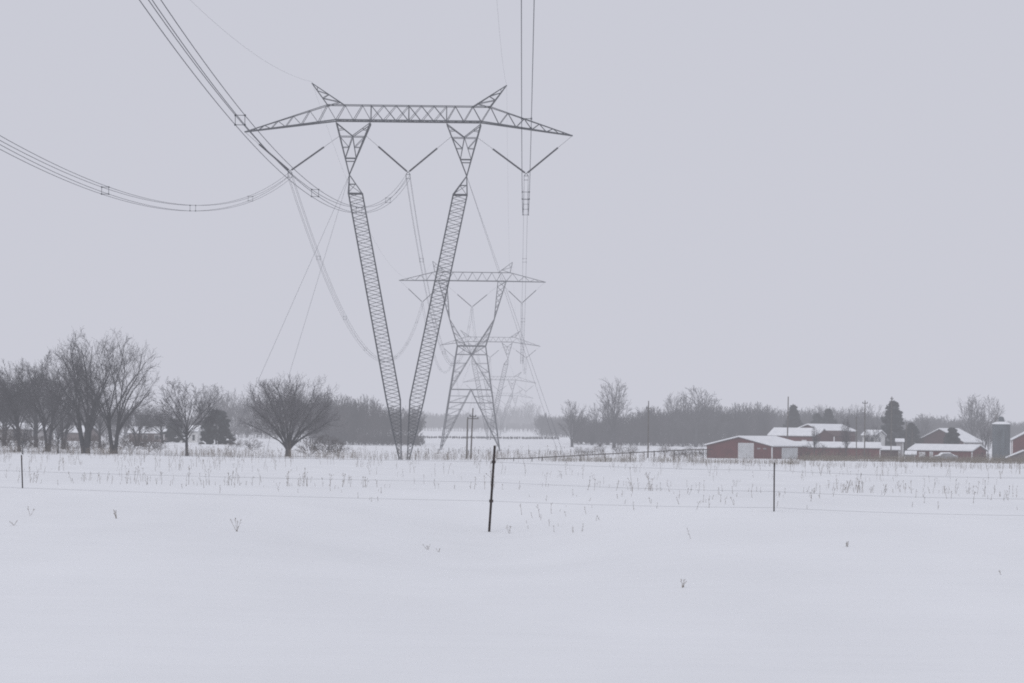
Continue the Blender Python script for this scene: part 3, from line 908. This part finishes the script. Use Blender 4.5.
# ------------------------------------------------------------------ buildings
def building(name, label, cat, px, D, A, B, th, eave, rise, ridge='A', wall='red', over=0.35, doors=(), wins=(), snow=0.22, lift=0.0, roofm='metal', group=None, left=True):
    """near corner at column px; side A runs left (m), side B runs right-back (m), turned by th degrees."""
    base = spot(px, D); base.z += lift
    th = rad(th)
    rz = -th          # local +x = right along A reversed
    t = empty(name, base, rz, label, cat, group)
    # local frame: A along -x, B along +y
    def loc_wall():
        mb = MB()
        if ridge == 'A':   # gables on the B faces (x=0 and x=-A)
            pts = [(-A, 0, -0.6), (-A, 0, eave), (-A, B / 2, eave + rise), (-A, B, eave), (-A, B, -0.6)]
            mb.prism(pts, (A, 0, 0))
        else:
            pts = [(0, 0, -0.6), (0, 0, eave), (-A / 2, 0, eave + rise), (-A, 0, eave), (-A, 0, -0.6)]
            mb.prism(pts, (0, B, 0))
        return mb
    loc_wall().build('wall', M[wall], t)
    def slope(y0, z0, dz, thick, o):
        # cross section of a gable sheet in (u,z) with u across the ridge
        w = B if ridge == 'A' else A
        k = rise / (w / 2)
        e = (-o, eave - k * o); r = (w / 2, eave + rise)
        f = (w + o, eave - k * o)
        return [(e[0], e[1] + z0), (r[0], r[1] + z0), (f[0], f[1] + z0), (f[0], f[1] + z0 + thick), (r[0], r[1] + z0 + thick), (e[0], e[1] + z0 + thick)]
    for nm, z0, thick, o, m in (('roof', 0.01, 0.10, over, roofm), ('roof_snow', 0.115, snow, over - 0.04, 'rsnow')):
        if m == 'rsnow' and snow <= 0: continue
        mb = MB()
        s = slope(0, z0, 0, thick, o)
        if ridge == 'A':
            mb.prism([(-A - o, u, z) for u, z in s], (A + 2 * o, 0, 0))
        else:
            mb.prism([(-u, -o, z) for u, z in s], (0, B + 2 * o, 0))
        r_ = mb.build(nm, M[m], t if nm == 'roof' else rf)
        if nm == 'roof': rf = r_
    # openings: (face, u0, u1, z0, z1, material, partname)
    for (fc, u0, u1, z0, z1, m, nm) in doors:
        mb = MB()
        if fc == 'A': mb.box(-u1, -u0, -0.06, 0.05, z0, z1)
        else: mb.box(-0.05, 0.03 if nm == 'side_wall' else 0.06, u0, u1, z0, z1)
        d = mb.build(nm, M[m], t)
        if nm in ('door', 'window', 'sliding_door'):
            tr = MB(); w = 0.09
            for (a, b, c, e) in ((u0 - w, u1 + w, z1, z1 + w), (u0 - w, u0, z0, z1), (u1, u1 + w, z0, z1)):
                if fc == 'A': tr.box(-b, -a, -0.09, 0.04, c, e)
                else: tr.box(-0.04, 0.09, a, b, c, e)
            tr.build('frame', M['trim'], d)
    # corner boards
    tr = MB()
    for x, y in ((0, 0),):
        tr.box(x - 0.12, x + 0.07, y - 0.07, y + 0.12, 0.0, eave - 0.12)
    tr.build('corner_trim', M['trim'], t)
    return t, base

GF = 'farm buildings on the right'
# front shed, gable towards the left, white doors
building('farm_shed', 'front red shed with pale sliding door in its gable', 'shed', 772, 560, 14.2, 13.2, 35, 2.3, 1.6, 'B', 'red',
         doors=(('A', 1.2, 1.9, 1.75, 2.0, 'grey', 'vent'), ('A', 2.5, 3.2, 1.75, 2.0, 'grey', 'vent'), ('A', 4.0, 7.2, 0, 2.8, 'door', 'sliding_door'), ('B', 3.6, 9.3, 0, 2.0, 'door', 'sliding_door')), group=GF)
building('long_shed', 'long low red building with a snow roof behind the front shed', 'shed', 880, 610, 20.5, 8, 4, 1.9, 0.9, 'A', 'red', group=GF, lift=0.3)
building('low_shed', 'short low red building with snowy roof left of the porch shed', 'shed', 899, 625, 6.0, 5, 6, 1.7, 0.5, 'A', 'darkred', group=GF, lift=0.2)
building('barn_wing', 'wide snow roofed barn wing left of the dull red shed', 'barn', 817, 680, 11.6, 7.5, 26, 4.6, 1.5, 'A', 'red', group=GF, lift=0.2, doors=(('A', 2.6, 3.6, 3.3, 3.6, 'trim', 'window'),))
building('barn', 'highest barn with snowy ridge above the dull red shed', 'barn', 822, 720, 7.6, 18, 32, 5.7, 1.4, 'B', 'darkred', group=GF, lift=0.5)
building('farm_shed', 'dull red shed with a dark wall beside the pole pair', 'shed', 834, 665, 4.4, 11.5, 30, 4.6, 1.1, 'B', 'darkred', group=GF, snow=0.0, over=0.1, lift=0.2, roofm='darkred')
building('farmhouse', 'small white farmhouse with two storeys beside the tallest conifer', 'house', 876, 700, 3.3, 6.5, 25, 4.9, 1.0, 'A', 'white', group=GF, lift=0.3,
         doors=(('A', 0.6, 1.3, 3.5, 4.5, 'glass', 'window'), ('A', 2.0, 2.7, 3.5, 4.5, 'glass', 'window'), ('A', 2.0, 2.7, 1.6, 2.6, 'glass', 'window'), ('B', 2.0, 3.0, 3.4, 4.5, 'glass', 'window')))
building('grain_hut', 'tiny pale hut with snow cap right of the farmhouse', 'hut', 903, 690, 1.5, 1.6, 5, 3.6, 0.4, 'A', 'grey', group=GF, lift=0.2)
# right group
building('long_shed', 'low red shed with gable end beside the silo', 'shed', 972, 600, 13.6, 7.0, 32, 1.9, 1.0, 'A', 'red', group=GF,
         doors=(('A', 10.2, 11.4, 0.5, 1.5, 'trim', 'window'), ('A', 8.5, 9.1, 0.2, 1.6, 'door', 'door')))
building('farm_shed', 'tiny pale porch hut left of the low red shed', 'hut', 915, 590, 1.7, 2.0, 10, 1.1, 0.4, 'A', 'grey', group=GF)
building('barn', 'large barn with dark red gable and snowy roof behind the evergreen dome', 'barn', 964, 760, 13.4, 11.5, 32, 3.9, 3.2, 'B', 'darkred', group=GF,
         doors=(('B', 0.1, 11.3, 0.0, 3.6, 'white', 'side_wall'), ('B', 0.6, 2.2, 2.0, 3.5, 'glass', 'window'), ('B', 6.6, 8.2, 2.0, 3.5, 'glass', 'window')))
building('barn', 'red barn cut by the right picture edge behind the silo', 'barn', 1012, 640, 0.6, 12, 78, 4.3, 3.0, 'A', 'red', group=GF)
building('low_shed', 'small dark shed with snowy gable at the right edge', 'shed', 1040, 585, 6.3, 6, 8, 0.7, 1.3, 'B', 'brick', group=GF)

# houses on the left
GH = 'houses behind the trees on the left'
building('ranch_house', 'long low house with snow roof at the left edge', 'house', 46, 700, 14, 8, 3, 2.7, 1.2, 'A', 'grey', group=GH,
         doors=(('A', 2, 3.1, 1.0, 2.0, 'glass', 'window'), ('A', 5.5, 6.6, 1.0, 2.0, 'glass', 'window'), ('A', 9, 10.1, 1.0, 2.0, 'glass', 'window')))
building('ranch_house', 'dull brick house glimpsed behind the tallest tree', 'house', 83, 700, 5.6, 7, 25, 2.1, 1.3, 'A', 'brick', group=GH)
building('ranch_house', 'low house with snow roof between the tall pair and the evergreen', 'house', 164, 710, 8.4, 7, 4, 2.3, 1.3, 'A', 'brick', group=GH,
         doors=(('A', 1.2, 2.2, 0.9, 1.8, 'glass', 'window'), ('A', 4.0, 5.0, 0.9, 1.8, 'glass', 'window')))
building('garage', 'low white shed under the small single trunk tree', 'shed', 187, 690, 2.6, 4, 5, 1.0, 0.3, 'A', 'white', group=GH)
building('small_house', 'small white house at the left of the rounded evergreen', 'house', 197, 680, 2.0, 4, 12, 2.6, 1.0, 'A', 'white', group=GH,
         doors=(('A', 0.5, 1.1, 0.5, 1.8, 'glass', 'door'),))

# ---- silo
def silo():
    base = spot(1001, 590); s = mpp(590)
    t = empty('silo', base, 0, 'grey round concrete silo with snow on its rim', 'silo')
    r = 8.9 * s; h = 37.0 * s
    mb = MB(); mb.lathe([(r, -0.5), (r, h)], 0, 0, 32); mb.build('wall', M['silo'], t)
    mb = MB()
    z = 0.5
    while z < h - 0.1:
        mb.lathe([(r + 0.01, z), (r + 0.035, z + 0.02), (r + 0.01, z + 0.04)], 0, 0, 32); z += 0.45
    mb.build('hoop', M['metal'], t)
    mb = MB(); mb.lathe([(r + 0.05, h), (r + 0.05, h + 0.18), (r * 0.6, h + 0.45), (0.3, h + 0.55)], 0, 0, 32); mb.build('snow_cap', M['snow'], t)
    mb = MB(); mb.lathe([(0.55, h + 0.3), (0.55, h + 1.2), (0.35, h + 1.45), (0.05, h + 1.5)], 0, 0, 16); mb.build('cupola', M['silo'], t)
    mb = MB()
    mb.box(-0.35, 0.35, -r - 0.5, -r + 0.02, 0, h - 1.2); mb.build('chute', M['silo'], t)
silo()

# ---- utility poles
GP = 'wooden utility poles'
def pole(px, D, h_px, label, arms=((0.6, 2.2),), lean=0.0, r=0.14, group=GP, extras=0, tk=1.0):
    base = spot(px, D); h = h_px * mpp(D)
    t = empty('utility_pole', base, 0, label, 'utility pole', group)
    tube_obj('post', [[0, 0, -0.5, lean, 0, h, r, r * 0.7]], M['pole'], t, 8)
    for dz, w in arms:
        mb = MB(); z = h - dz
        mb.bar((lean - w / 2, -0.12, z), (lean + w / 2, -0.12, z), 0.12)
        c = mb.build('crossarm', M['pole'], t)
        ins = MB()
        for e in (-0.45, 0.0, 0.45):
            ins.lathe([(0.05, z + 0.06), (0.08, z + 0.14), (0.05, z + 0.26)], lean + e * w, -0.12, 8)
        ins.build('insulator', M['insul'], t)
    return t, base, h
pole(470.6, 430, 50.5, 'taller pole with two short crossarms right of the bare pole', ((1.2, 0.9), (1.5, 1.6)), 0.25, 0.13)
def arm_pole():
    pole(466.7, 425, 40, 'bare shorter pole below the four legged tower', (), 0.05, 0.14)
arm_pole()
pole(648, 530, 57, 'tall thin pole standing alone before the right wood', ((1.3, 0.9),), 0.0, 0.13)
pole(787, 640, 61, 'tall dark pole behind the front red shed', (), 0.15, 0.17)
pole(856.5, 520, 44, 'darker pole of the close pair beside the farm', (), -0.1, 0.10)
pole(864.5, 530, 60, 'paler pole of the close pair with transformer', ((0.5, 0.9),), 0.0, 0.11)
pole(890.8, 600, 63, 'tall pale pole in front of the tallest conifer', ((0.5, 0.5),), 0.1, 0.12)
pole(906, 600, 38, 'short pale post before the lower conifer', (), 0, 0.11)
pole(912, 610, 30, 'short post just right of another before the lower conifer', (), 0, 0.09)
pole(995.5, 640, 48, 'thin pole sticking up left of the silo top', ((0.5, 1.0), (1.2, 0.7)), 0, 0.08)

# transformer can on the paler pole is its own hanging thing
def can():
    base = spot(864.5, 530); h = 60 * mpp(530)
    mb = MB(); mb.lathe([(0.22, 0), (0.24, 0.05), (0.24, 0.75), (0.2, 0.82)], 0, 0, 14)
    o = mb.build('transformer', M['metal']); o.location = base + Vector((-0.4, -0.1, h - 2.9))
    props(o, 'small grey transformer can hanging on the paler pole', 'transformer')
can()

# ------------------------------------------------------------------ near wire fence
def fence():
    # depth along the fence falls from left to right
    def Df(px): return 50.5 + (px - 0) * (43.0 - 50.5) / 1024
    c = spot(489, Df(489))
    t = empty('wire_fence', c, 0, 'three strand wire fence on dark steel posts crossing the near snow', 'fence')
    def loc(px, py):
        return at_depth(px, py, Df(px)) - c
    posts = [((489.2, 531), (494.8, 445.5), 0.0185), ((774, 508.5), (774.3, 462.5), 0.010), ((22.5, 486), (21.5, 455), 0.010)]
    for (b, tp, r) in posts:
        B = loc(*b); T_ = loc(*tp)
        down = (B - T_).normalized() * 0.5
        B2 = B + down
        mb = MB()
        # T-section steel post: flange and web with studs
        ax = (T_ - B2); n = ax.length; u = ax.normalized()
        def q(f, dx, dy): p = B2 + ax * f; return (p.x + dx, p.y + dy, p.z)
        mb.prism([q(0, -r, -0.006), q(0, r, -0.006), q(0, r, 0.002), q(0, -r, 0.002)], tuple(ax))
        mb.prism([q(0, -r * 0.35, 0.002), q(0, r * 0.35, 0.002), q(0, r * 0.35, 0.035), q(0, -r * 0.35, 0.035)], tuple(ax))
        k = 0.1
        while k < n - 0.03:
            p = B2 + u * k
            mb.box(p.x - r * 0.5, p.x + r * 0.5, p.y - 0.014, p.y - 0.006, p.z, p.z + 0.012); k += 0.06
        mb.build('post', M['post'], t)
        if r > 0.015:
            for (x, y) in ((493.7, 461.8), (491.2, 501.0)):
                p = loc(x, y); cb = MB()
                cb.box(p.x - 0.032, p.x + 0.032, p.y - 0.03, p.y + 0.03, p.z - 0.022, p.z + 0.022)
                cb.build('clip', M['post'], t, 0.005)
    for ys in ((450, 461.8, 470.5, 478), (470.5, 482, 491.5, 499), (487, 501.0, 507.6, 515.5)):
        pts = [(-160, ys[0] - (ys[1] - ys[0]) * 0.33), (0, ys[0]), (491, ys[1]), (774, ys[2]), (1024, ys[3]), (1190, ys[3] + 4)]
        S = []
        for i in range(len(pts) - 1):
            A, B = loc(*pts[i]), loc(*pts[i + 1])
            prevp = A
            for k in range(1, 13):
                f = k / 12; p = A.lerp(B, f); p.z -= 0.02 * 4 * f * (1 - f)
                S.append([*prevp, *p, 0.0016, 0.0016]); prevp = p
        tube_obj('strand', S, M['wire'], t, 3, False)
fence()

# ------------------------------------------------------------------ far post row and rail
def far_fence():
    c = spot(560, 620)
    t = empty('field_fence', c, 0, 'row of short posts across the snow behind the four legged tower feet', 'fence')
    px = 398
    rng = random.Random(2)
    S = []; last = None
    while px < 700:
        b = spot(px, 640) - c
        h = 1.05 * rng.uniform(0.8, 1.15)
        tube_obj('post', [[b.x, b.y, b.z - 0.3, b.x + rng.uniform(-.05, .05), b.y, b.z + h, 0.085, 0.07]], M['pole'], t, 5)
        if last is not None:
            for k in (0.4, 0.8): S.append([last.x, last.y, last.z + k, b.x, b.y, b.z + k, 0.008, 0.008])
        last = b
        px += 10.2 * rng.uniform(0.92, 1.08)
    tube_obj('strand', S, M['wire'], t, 3)
far_fence()

def rail():
    c = spot(600, 380)
    t = empty('rail_fence', c, 0, 'long dark low rail running from the near post to the front shed', 'rail fence')
    pts = [(497, 458.6), (530, 458.2), (550, 457), (600, 454.3), (650, 451.8), (690, 449.8), (712, 449.4)]
    S = []; P = []
    for i, (px, py) in enumerate(pts):
        D = 372 + i * 6
        p = at_depth(px, py, D); P.append(p)
    for i in range(len(P) - 1):
        a, b = P[i] - c, P[i + 1] - c
        S.append([*a, *b, 0.085, 0.085])
    tube_obj('rail', S, M['rail'], t, 4)
    rng = random.Random(4)
    for i in range(len(P) - 1):
        for f in ((0.1, 0.6) if i else (0.5,)):
            p = P[i].lerp(P[i + 1], f); g = gz(p.x, p.y)
            tube_obj('post', [[p.x - c.x, p.y - c.y + 0.1, g - c.z - 0.3, p.x - c.x, p.y - c.y + 0.1, p.z - c.z + 0.15, 0.055, 0.05]], M['rail'], t, 5)
rail()

# ------------------------------------------------------------------ weeds
def weed_segs(rng, base, h, branchy=3):
    S = []
    d = NP([rng.gauss(0, 0.10), rng.gauss(0, 0.1), 1.0]); d /= np.linalg.norm(d)
    p = NP(base) - NP([0, 0, 0.05]); r = 0.004 + 0.004 * h
    pts = [p]
    for i in range(3):
        d = d + NP([rng.gauss(0, 0.08), rng.gauss(0, 0.08), 0]); d /= np.linalg.norm(d)
        q = p + d * (h + 0.05) / 3; S.append([*p, *q, r * (1 - 0.25 * i), r * (0.75 - 0.25 * i) + 0.002]); p = q; pts.append(p)
    for k in range(branchy):
        f = rng.uniform(0.8, 2.9); i = int(f); q = pts[i] + (pts[min(i + 1, 3)] - pts[i]) * (f - i)
        a = rng.uniform(0, 6.28); l = h * rng.uniform(0.12, 0.3)
        e = q + NP([math.cos(a) * l * 0.6, math.sin(a) * l * 0.6, l * rng.uniform(0.3, 1)])
        S.append([*q, *e, r * 0.5, r * 0.4])
        S.append([*e, *(e + (e - q) * 0.25), r * 1.8, r * 0.6])
    S.append([*pts[-1], *(pts[-1] + NP([0, 0, h * 0.10])), r * 2.2, r * 0.8])
    return S

def weed_patch(name, label, n, pxr, Dr, hr, seed, m='weed', clump=3, tk=1.0, br=3):
    rng = random.Random(seed); S = []
    while n > 0:
        px = rng.uniform(*pxr); u = rng.random(); D = Dr[0] + (Dr[1] - Dr[0]) * u
        b = spot(px, D)
        dens = 0.5 + 0.5 * math.sin(b.x * 0.35 + 2 * math.sin(b.y * 0.07)) * math.sin(b.y * 0.11 + b.x * 0.05)
        if rng.random() > dens + 0.15: continue
        for k in range(rng.randint(1, clump)):
            x = b.x + rng.gauss(0, 0.25 + D * 0.0006); y = b.y + rng.gauss(0, 0.5)
            ss = weed_segs(rng, (x, y, gz(x, y)), rng.uniform(*hr) * (1 if rng.random() < 0.85 else 1.6), br)
            for s in ss: s[6] *= tk; s[7] *= tk
            S += ss; n -= 1
    o = tube_obj(name, S, M[m], None, 3, False)
    props(o, label, 'dead weeds', kind='stuff')
    return o

weed_patch('dead_weeds', 'thin dead weeds poking through the snow beyond the fence', 330, (-10, 1034), (68, 190), (0.10, 0.42), 1, clump=3, br=3)
weed_patch('dead_weeds', 'dead weeds thickening towards the crest of the near snow field', 420, (-10, 1034), (180, 338), (0.25, 0.9), 2, clump=4, tk=1.3)
weed_patch('tall_dead_weeds', 'clumps of tall brown weeds in front of the farm', 480, (690, 1034), (290, 350), (0.2, 0.7), 3, clump=5, tk=1.5)
weed_patch('dead_weeds', 'band of dead weeds around the feet of the nearest tower', 800, (225, 500), (352, 440), (0.4, 1.1), 4, clump=5, tk=1.7)
weed_patch('dry_grass', 'brown dry grass along the rail and under the front shed', 1500, (540, 800), (374, 420), (0.2, 0.6), 5, 'grass', clump=8, tk=1.8, br=2)
weed_patch('dry_grass', 'brown dry grass bank in front of the farm', 4200, (800, 1034), (470, 540), (0.3, 0.9), 6, 'grass', clump=8, tk=2.2, br=2)
weed_patch('dead_weeds', 'scattered dead weeds on the snow right of the rail', 700, (480, 700), (385, 560), (0.3, 1.2), 7, clump=5, tk=1.7)
weed_patch('dead_weeds', 'dead weeds at the feet of the trees on the left', 900, (-10, 230), (385, 440), (0.3, 1.0), 8, clump=6, tk=1.7)

weed_patch('dead_weeds', 'tiny weed tips on the drift just behind the near fence', 110, (520, 1034), (45, 56), (0.03, 0.13), 12, clump=2, tk=0.8, br=2)
weed_patch('dead_weeds', 'tiny weed tips on the drift behind the left fence post', 26, (-10, 420), (51, 58), (0.03, 0.10), 13, clump=2, tk=0.8, br=2)
# brush: low bushes as their own things
def bush_key():
    T, K = grow(91, 3.0, 'scrub', 4, (1, 7, 5), rmin=0.009, limbs=14, rt=0.010)
    V, Q = tubes(T, 4); a = mesh_np('stem', V, Q); a.materials.append(M['twig2'])
    V, Q = tubes(K, 3); b = mesh_np('crown', V, Q); b.materials.append(M['twig2'])
    _tree_cache['bush'] = (a, b, 3.0)
bush_key()
def bush(px, D, h_px, label, sx=1.3, rz=0.0, group='low bare bushes'):
    t = tree('bush', px, D, h_px, label, 'bush', group, rz, sx, 'bare_bush')
    return t
bush(325, 440, 24, 'largest tangled bare bush just right of the round tree', 1.3, 0.5)
bush(338, 442, 18, 'low bare bush at the right end of the tangle by the round tree', 1.3, 1.5)
bush(309, 445, 20, 'bare bush against the right side of the round tree trunk', 1.3, 2.5)
bush(252, 520, 14, 'low bare bush left of the round tree', 1.5, 3.5)
bush(236, 540, 12, 'small bare bush right of the rounded evergreen', 1.4, 0.2)
bush(588, 640, 8, 'dark low bush on the snow left of the thin pole', 1.8, 0.7)
bush(578, 640, 9, 'spindly low bush near the foot of the right wood', 1.0, 2.7)
bush(690, 520, 13, 'brush heap left of the front red shed', 1.7, 0.7)
bush(678, 515, 11, 'low brush left of the heap by the front shed', 1.6, 1.7)
bush(703, 525, 12, 'brush touching the left wall of the front shed', 1.2, 2.9)
bush(806, 530, 17, 'brown brush right of the front shed doors', 0.9, 0.1)
bush(866, 545, 12, 'brown brush at the foot of the close pole pair', 0.9, 3.3)
bush(894, 550, 11, 'brown brush before the tiny porch hut', 1.2, 4.3)
bush(925, 550, 10, 'brown brush left of the snow covered car', 1.3, 5.3)
bush(984, 555, 11, 'brown brush left of the silo foot', 1.2, 0.3)
bush(822, 540, 18, 'tall thin brush before the long low building', 0.8, 1.1)
bush(842, 535, 15, 'brown brush before the middle of the long low building', 1.0, 2.1)
bush(150, 470, 20, 'bare bush between the house and the tall pair of trees', 1.4, 0.9)
bush(132, 455, 19, 'bare bush right of the tall pair of trees', 1.5, 1.9)
bush(157, 450, 14, 'dark tangled bush left of the small single trunk tree', 1.2, 2.9)
for _px, _D, _h, _rz, _lb in ((70, 436, 18, 3.4, 'bare bush left of the tallest tree'), (43, 434, 19, 4.4, 'bare bush in front of the long low house'),
        (100, 450, 20, 0.4, 'bare bush between the two tallest trees'), (57, 470, 17, 1.0, 'bare bush under the dense trees left of the tallest one'),
        (28, 480, 18, 2.0, 'bare bush behind the sapling at the snow edge'), (90, 480, 18, 5.2, 'bare bush right behind the trunks of the tallest tree'),
        (120, 500, 18, 2.6, 'bare bush behind the trunks of the right tree of the tall pair'), (140, 520, 16, 4.1, 'bare bush before the low house right of the tall pair')):
    bush(_px, _D, _h, _lb, 1.4, _rz)
bush(14, 432, 28, 'thick bare bush near the left edge', 1.5, 5.4)
bush(-4, 436, 30, 'bare bush cut by the left edge', 1.5, 0.9)
bush(600, 700, 12, 'thin brush in front of the tallest tree above the wood', 1.0, 4.0)
bush(618, 700, 13, 'thin brush right below the tallest tree above the wood', 1.1, 5.0)
bush(632, 690, 12, 'thin brush just left of the thin pole', 1.0, 0.5)
bush(665, 640, 14, 'thin brush just right of the thin pole', 1.0, 1.8)

# single stalks one can point at
GW = 'single weed stalks on the near snow'
for i, (px, py, hp, n, lb) in enumerate((
        (237, 531.5, 13, 4, 'upright weed stalk alone on the snow below the round tree'),
        (682, 588.0, 8, 5, 'short weed tuft low in the snow, nearest to the camera'),
        (14, 525.5, 5, 4, 'tiny bent weed near the left edge'),
        (116, 519.0, 9, 5, 'small branching weed left of the upright stalk'),
        (30, 516.0, 10, 2, 'faint thin stalk above the tiny bent weed'),
        (428, 550.0, 6, 4, 'small weed tuft left below the leaning fence post'),
        (438, 552.5, 6, 4, 'small weed tuft just right of another below the fence post'),
        (847, 547.0, 5, 6, 'low weed tuft below the right fence post'),
        (1001, 575.5, 4, 2, 'tiny weed near the right edge'),
        (509, 534.5, 9, 3, 'thin bent stalk right of the leaning fence post foot'),
        (573, 533.5, 6, 2, 'short faint stalk between the two fence posts'),
        (691, 539.0, 10, 1, 'curved faint stalk left of the right fence post foot'))):
    p = hit(px, py)
    rng = random.Random(100 + i); S = []
    h = hp * p.y / F
    for k in range(n):
        dx, dy = rng.gauss(0, 0.03), rng.gauss(0, 0.05)
        dx = dy = 0.0; ss = weed_segs(rng, (dx, dy, 0.0), h * rng.uniform(0.5, 1.0), 2); q = rng.gauss(0, 0.38)
        for v in ss:
            v[0] += q * v[2]; v[3] += q * v[5]; v[6] *= 0.62; v[7] *= 0.62
        S += ss
    o = tube_obj('weed_stalk', S, M['weed'], None, 3, False)
    o.location = p
    props(o, lb, 'weed', GW)

# snow covered car near the low red shed
def car():
    b = spot(946, 575)
    t = empty('parked_car', b, rad(8), 'snow covered dark car parked before the low red shed', 'car')
    mb = MB()
    prof = [(-2.2, 0.35), (-2.25, 0.75), (-2.0, 0.9), (-1.3, 0.95), (-0.8, 1.38), (0.7, 1.42), (1.3, 0.98), (2.1, 0.85), (2.25, 0.6), (2.2, 0.35)]
    mb.prism([(x, -0.85, z) for x, z in prof], (0, 1.7, 0)); mb.build('body', M['metal'], t, 0.05)
    mb = MB()
    sp = [(-2.1, 0.9), (-1.35, 0.97), (-0.8, 1.40), (0.7, 1.44), (1.3, 1.0), (2.1, 0.88), (2.0, 1.02), (1.2, 1.15), (0.65, 1.62), (-0.85, 1.6), (-1.4, 1.12), (-2.0, 1.02)]
    mb.prism([(x, -0.8, z) for x, z in sp], (0, 1.6, 0)); mb.build('snow_cover', M['snow'], t, 0.05)
    for x in (-1.4, 1.4):
        for y in (-0.8, 0.8):
            w = MB(); k = 14
            w.prism([(x + 0.32 * math.cos(2 * math.pi * i / k), y - 0.09, 0.32 + 0.32 * math.sin(2 * math.pi * i / k)) for i in range(k)], (0, 0.18, 0))
            w.build('wheel', M['post'], t)
car()

# ------------------------------------------------------------------ haze (absorbing volume, its emission stands in for scattered sky light)
SKY = (0.594, 0.603, 0.674)
SIG = 0.00042
def haze():
    mb = MB(); mb.box(-8500, 8500, -350, 8800, -60, 420)
    m = bpy.data.materials.new('emissive_haze'); m.use_nodes = True
    nt = m.node_tree; nt.nodes.clear()
    out = nt.nodes.new('ShaderNodeOutputMaterial')
    ab = nt.nodes.new('ShaderNodeVolumeAbsorption'); ab.inputs['Color'].default_value = (0, 0, 0, 1); ab.inputs['Density'].default_value = SIG
    em = nt.nodes.new('ShaderNodeEmission'); em.inputs['Color'].default_value = (*SKY, 1); em.inputs['Strength'].default_value = SIG  # sky-coloured glow in place of light scattered by the haze
    ad = nt.nodes.new('ShaderNodeAddShader')
    nt.links.new(ab.outputs[0], ad.inputs[0]); nt.links.new(em.outputs[0], ad.inputs[1]); nt.links.new(ad.outputs[0], out.inputs['Volume'])
    o = mb.build('haze', m)
    props(o, 'pale winter haze hanging over the whole plain', 'haze', kind='structure')
haze()

# ------------------------------------------------------------------ light
w = bpy.data.worlds.new("World"); scene.world = w; w.use_nodes = True
nt = w.node_tree; bg = nt.nodes["Background"]
sky = nt.nodes.new("ShaderNodeTexSky"); sky.sky_type = 'NISHITA'; sky.sun_disc = False
sky.sun_elevation = rad(38); sky.sun_rotation = rad(200); sky.dust_density = 3
mx = nt.nodes.new("ShaderNodeMix"); mx.data_type = 'RGBA'; mx.inputs['Factor'].default_value = 0.96
nt.links.new(sky.outputs[0], mx.inputs['A'])
ns = nt.nodes.new("ShaderNodeTexNoise"); ns.inputs['Scale'].default_value = 2.5; ns.inputs['Detail'].default_value = 3
rp = nt.nodes.new("ShaderNodeValToRGB")
rp.color_ramp.elements[0].color = (SKY[0] * 0.97, SKY[1] * 0.97, SKY[2] * 0.975, 1)
rp.color_ramp.elements[1].color = (SKY[0] * 1.03, SKY[1] * 1.03, SKY[2] * 1.025, 1)
nt.links.new(ns.outputs['Fac'], rp.inputs['Fac'])
sc_ = nt.nodes.new("ShaderNodeVectorMath"); sc_.operation = 'SCALE'; sc_.inputs['Scale'].default_value = 10.0
nt.links.new(rp.outputs['Color'], sc_.inputs[0])
nt.links.new(sc_.outputs[0], mx.inputs['B'])
nt.links.new(mx.outputs['Result'], bg.inputs['Color'])
bg.inputs['Strength'].default_value = 0.1

sd = bpy.data.lights.new("sun", 'SUN'); sd.energy = 1.12; sd.angle = rad(40); sd.color = (0.985, 0.985, 1.03)
so = bpy.data.objects.new("sun", sd); C.objects.link(so)
az = rad(200)   # behind the camera, a little to the left
el = rad(38)
dirv = Vector((math.sin(az) * math.cos(el), math.cos(az) * math.cos(el), math.sin(el)))
so.rotation_euler = dirv.to_track_quat('Z', 'Y').to_euler()

scene.view_settings.view_transform = 'Standard'
scene.view_settings.look = 'None'
scene.view_settings.exposure = 0
scene.cycles.use_denoising = False
scene.cycles.max_bounces = 5
scene.cycles.diffuse_bounces = 2
scene.cycles.volume_bounces = 0
scene.cycles.filter_width = 1.9
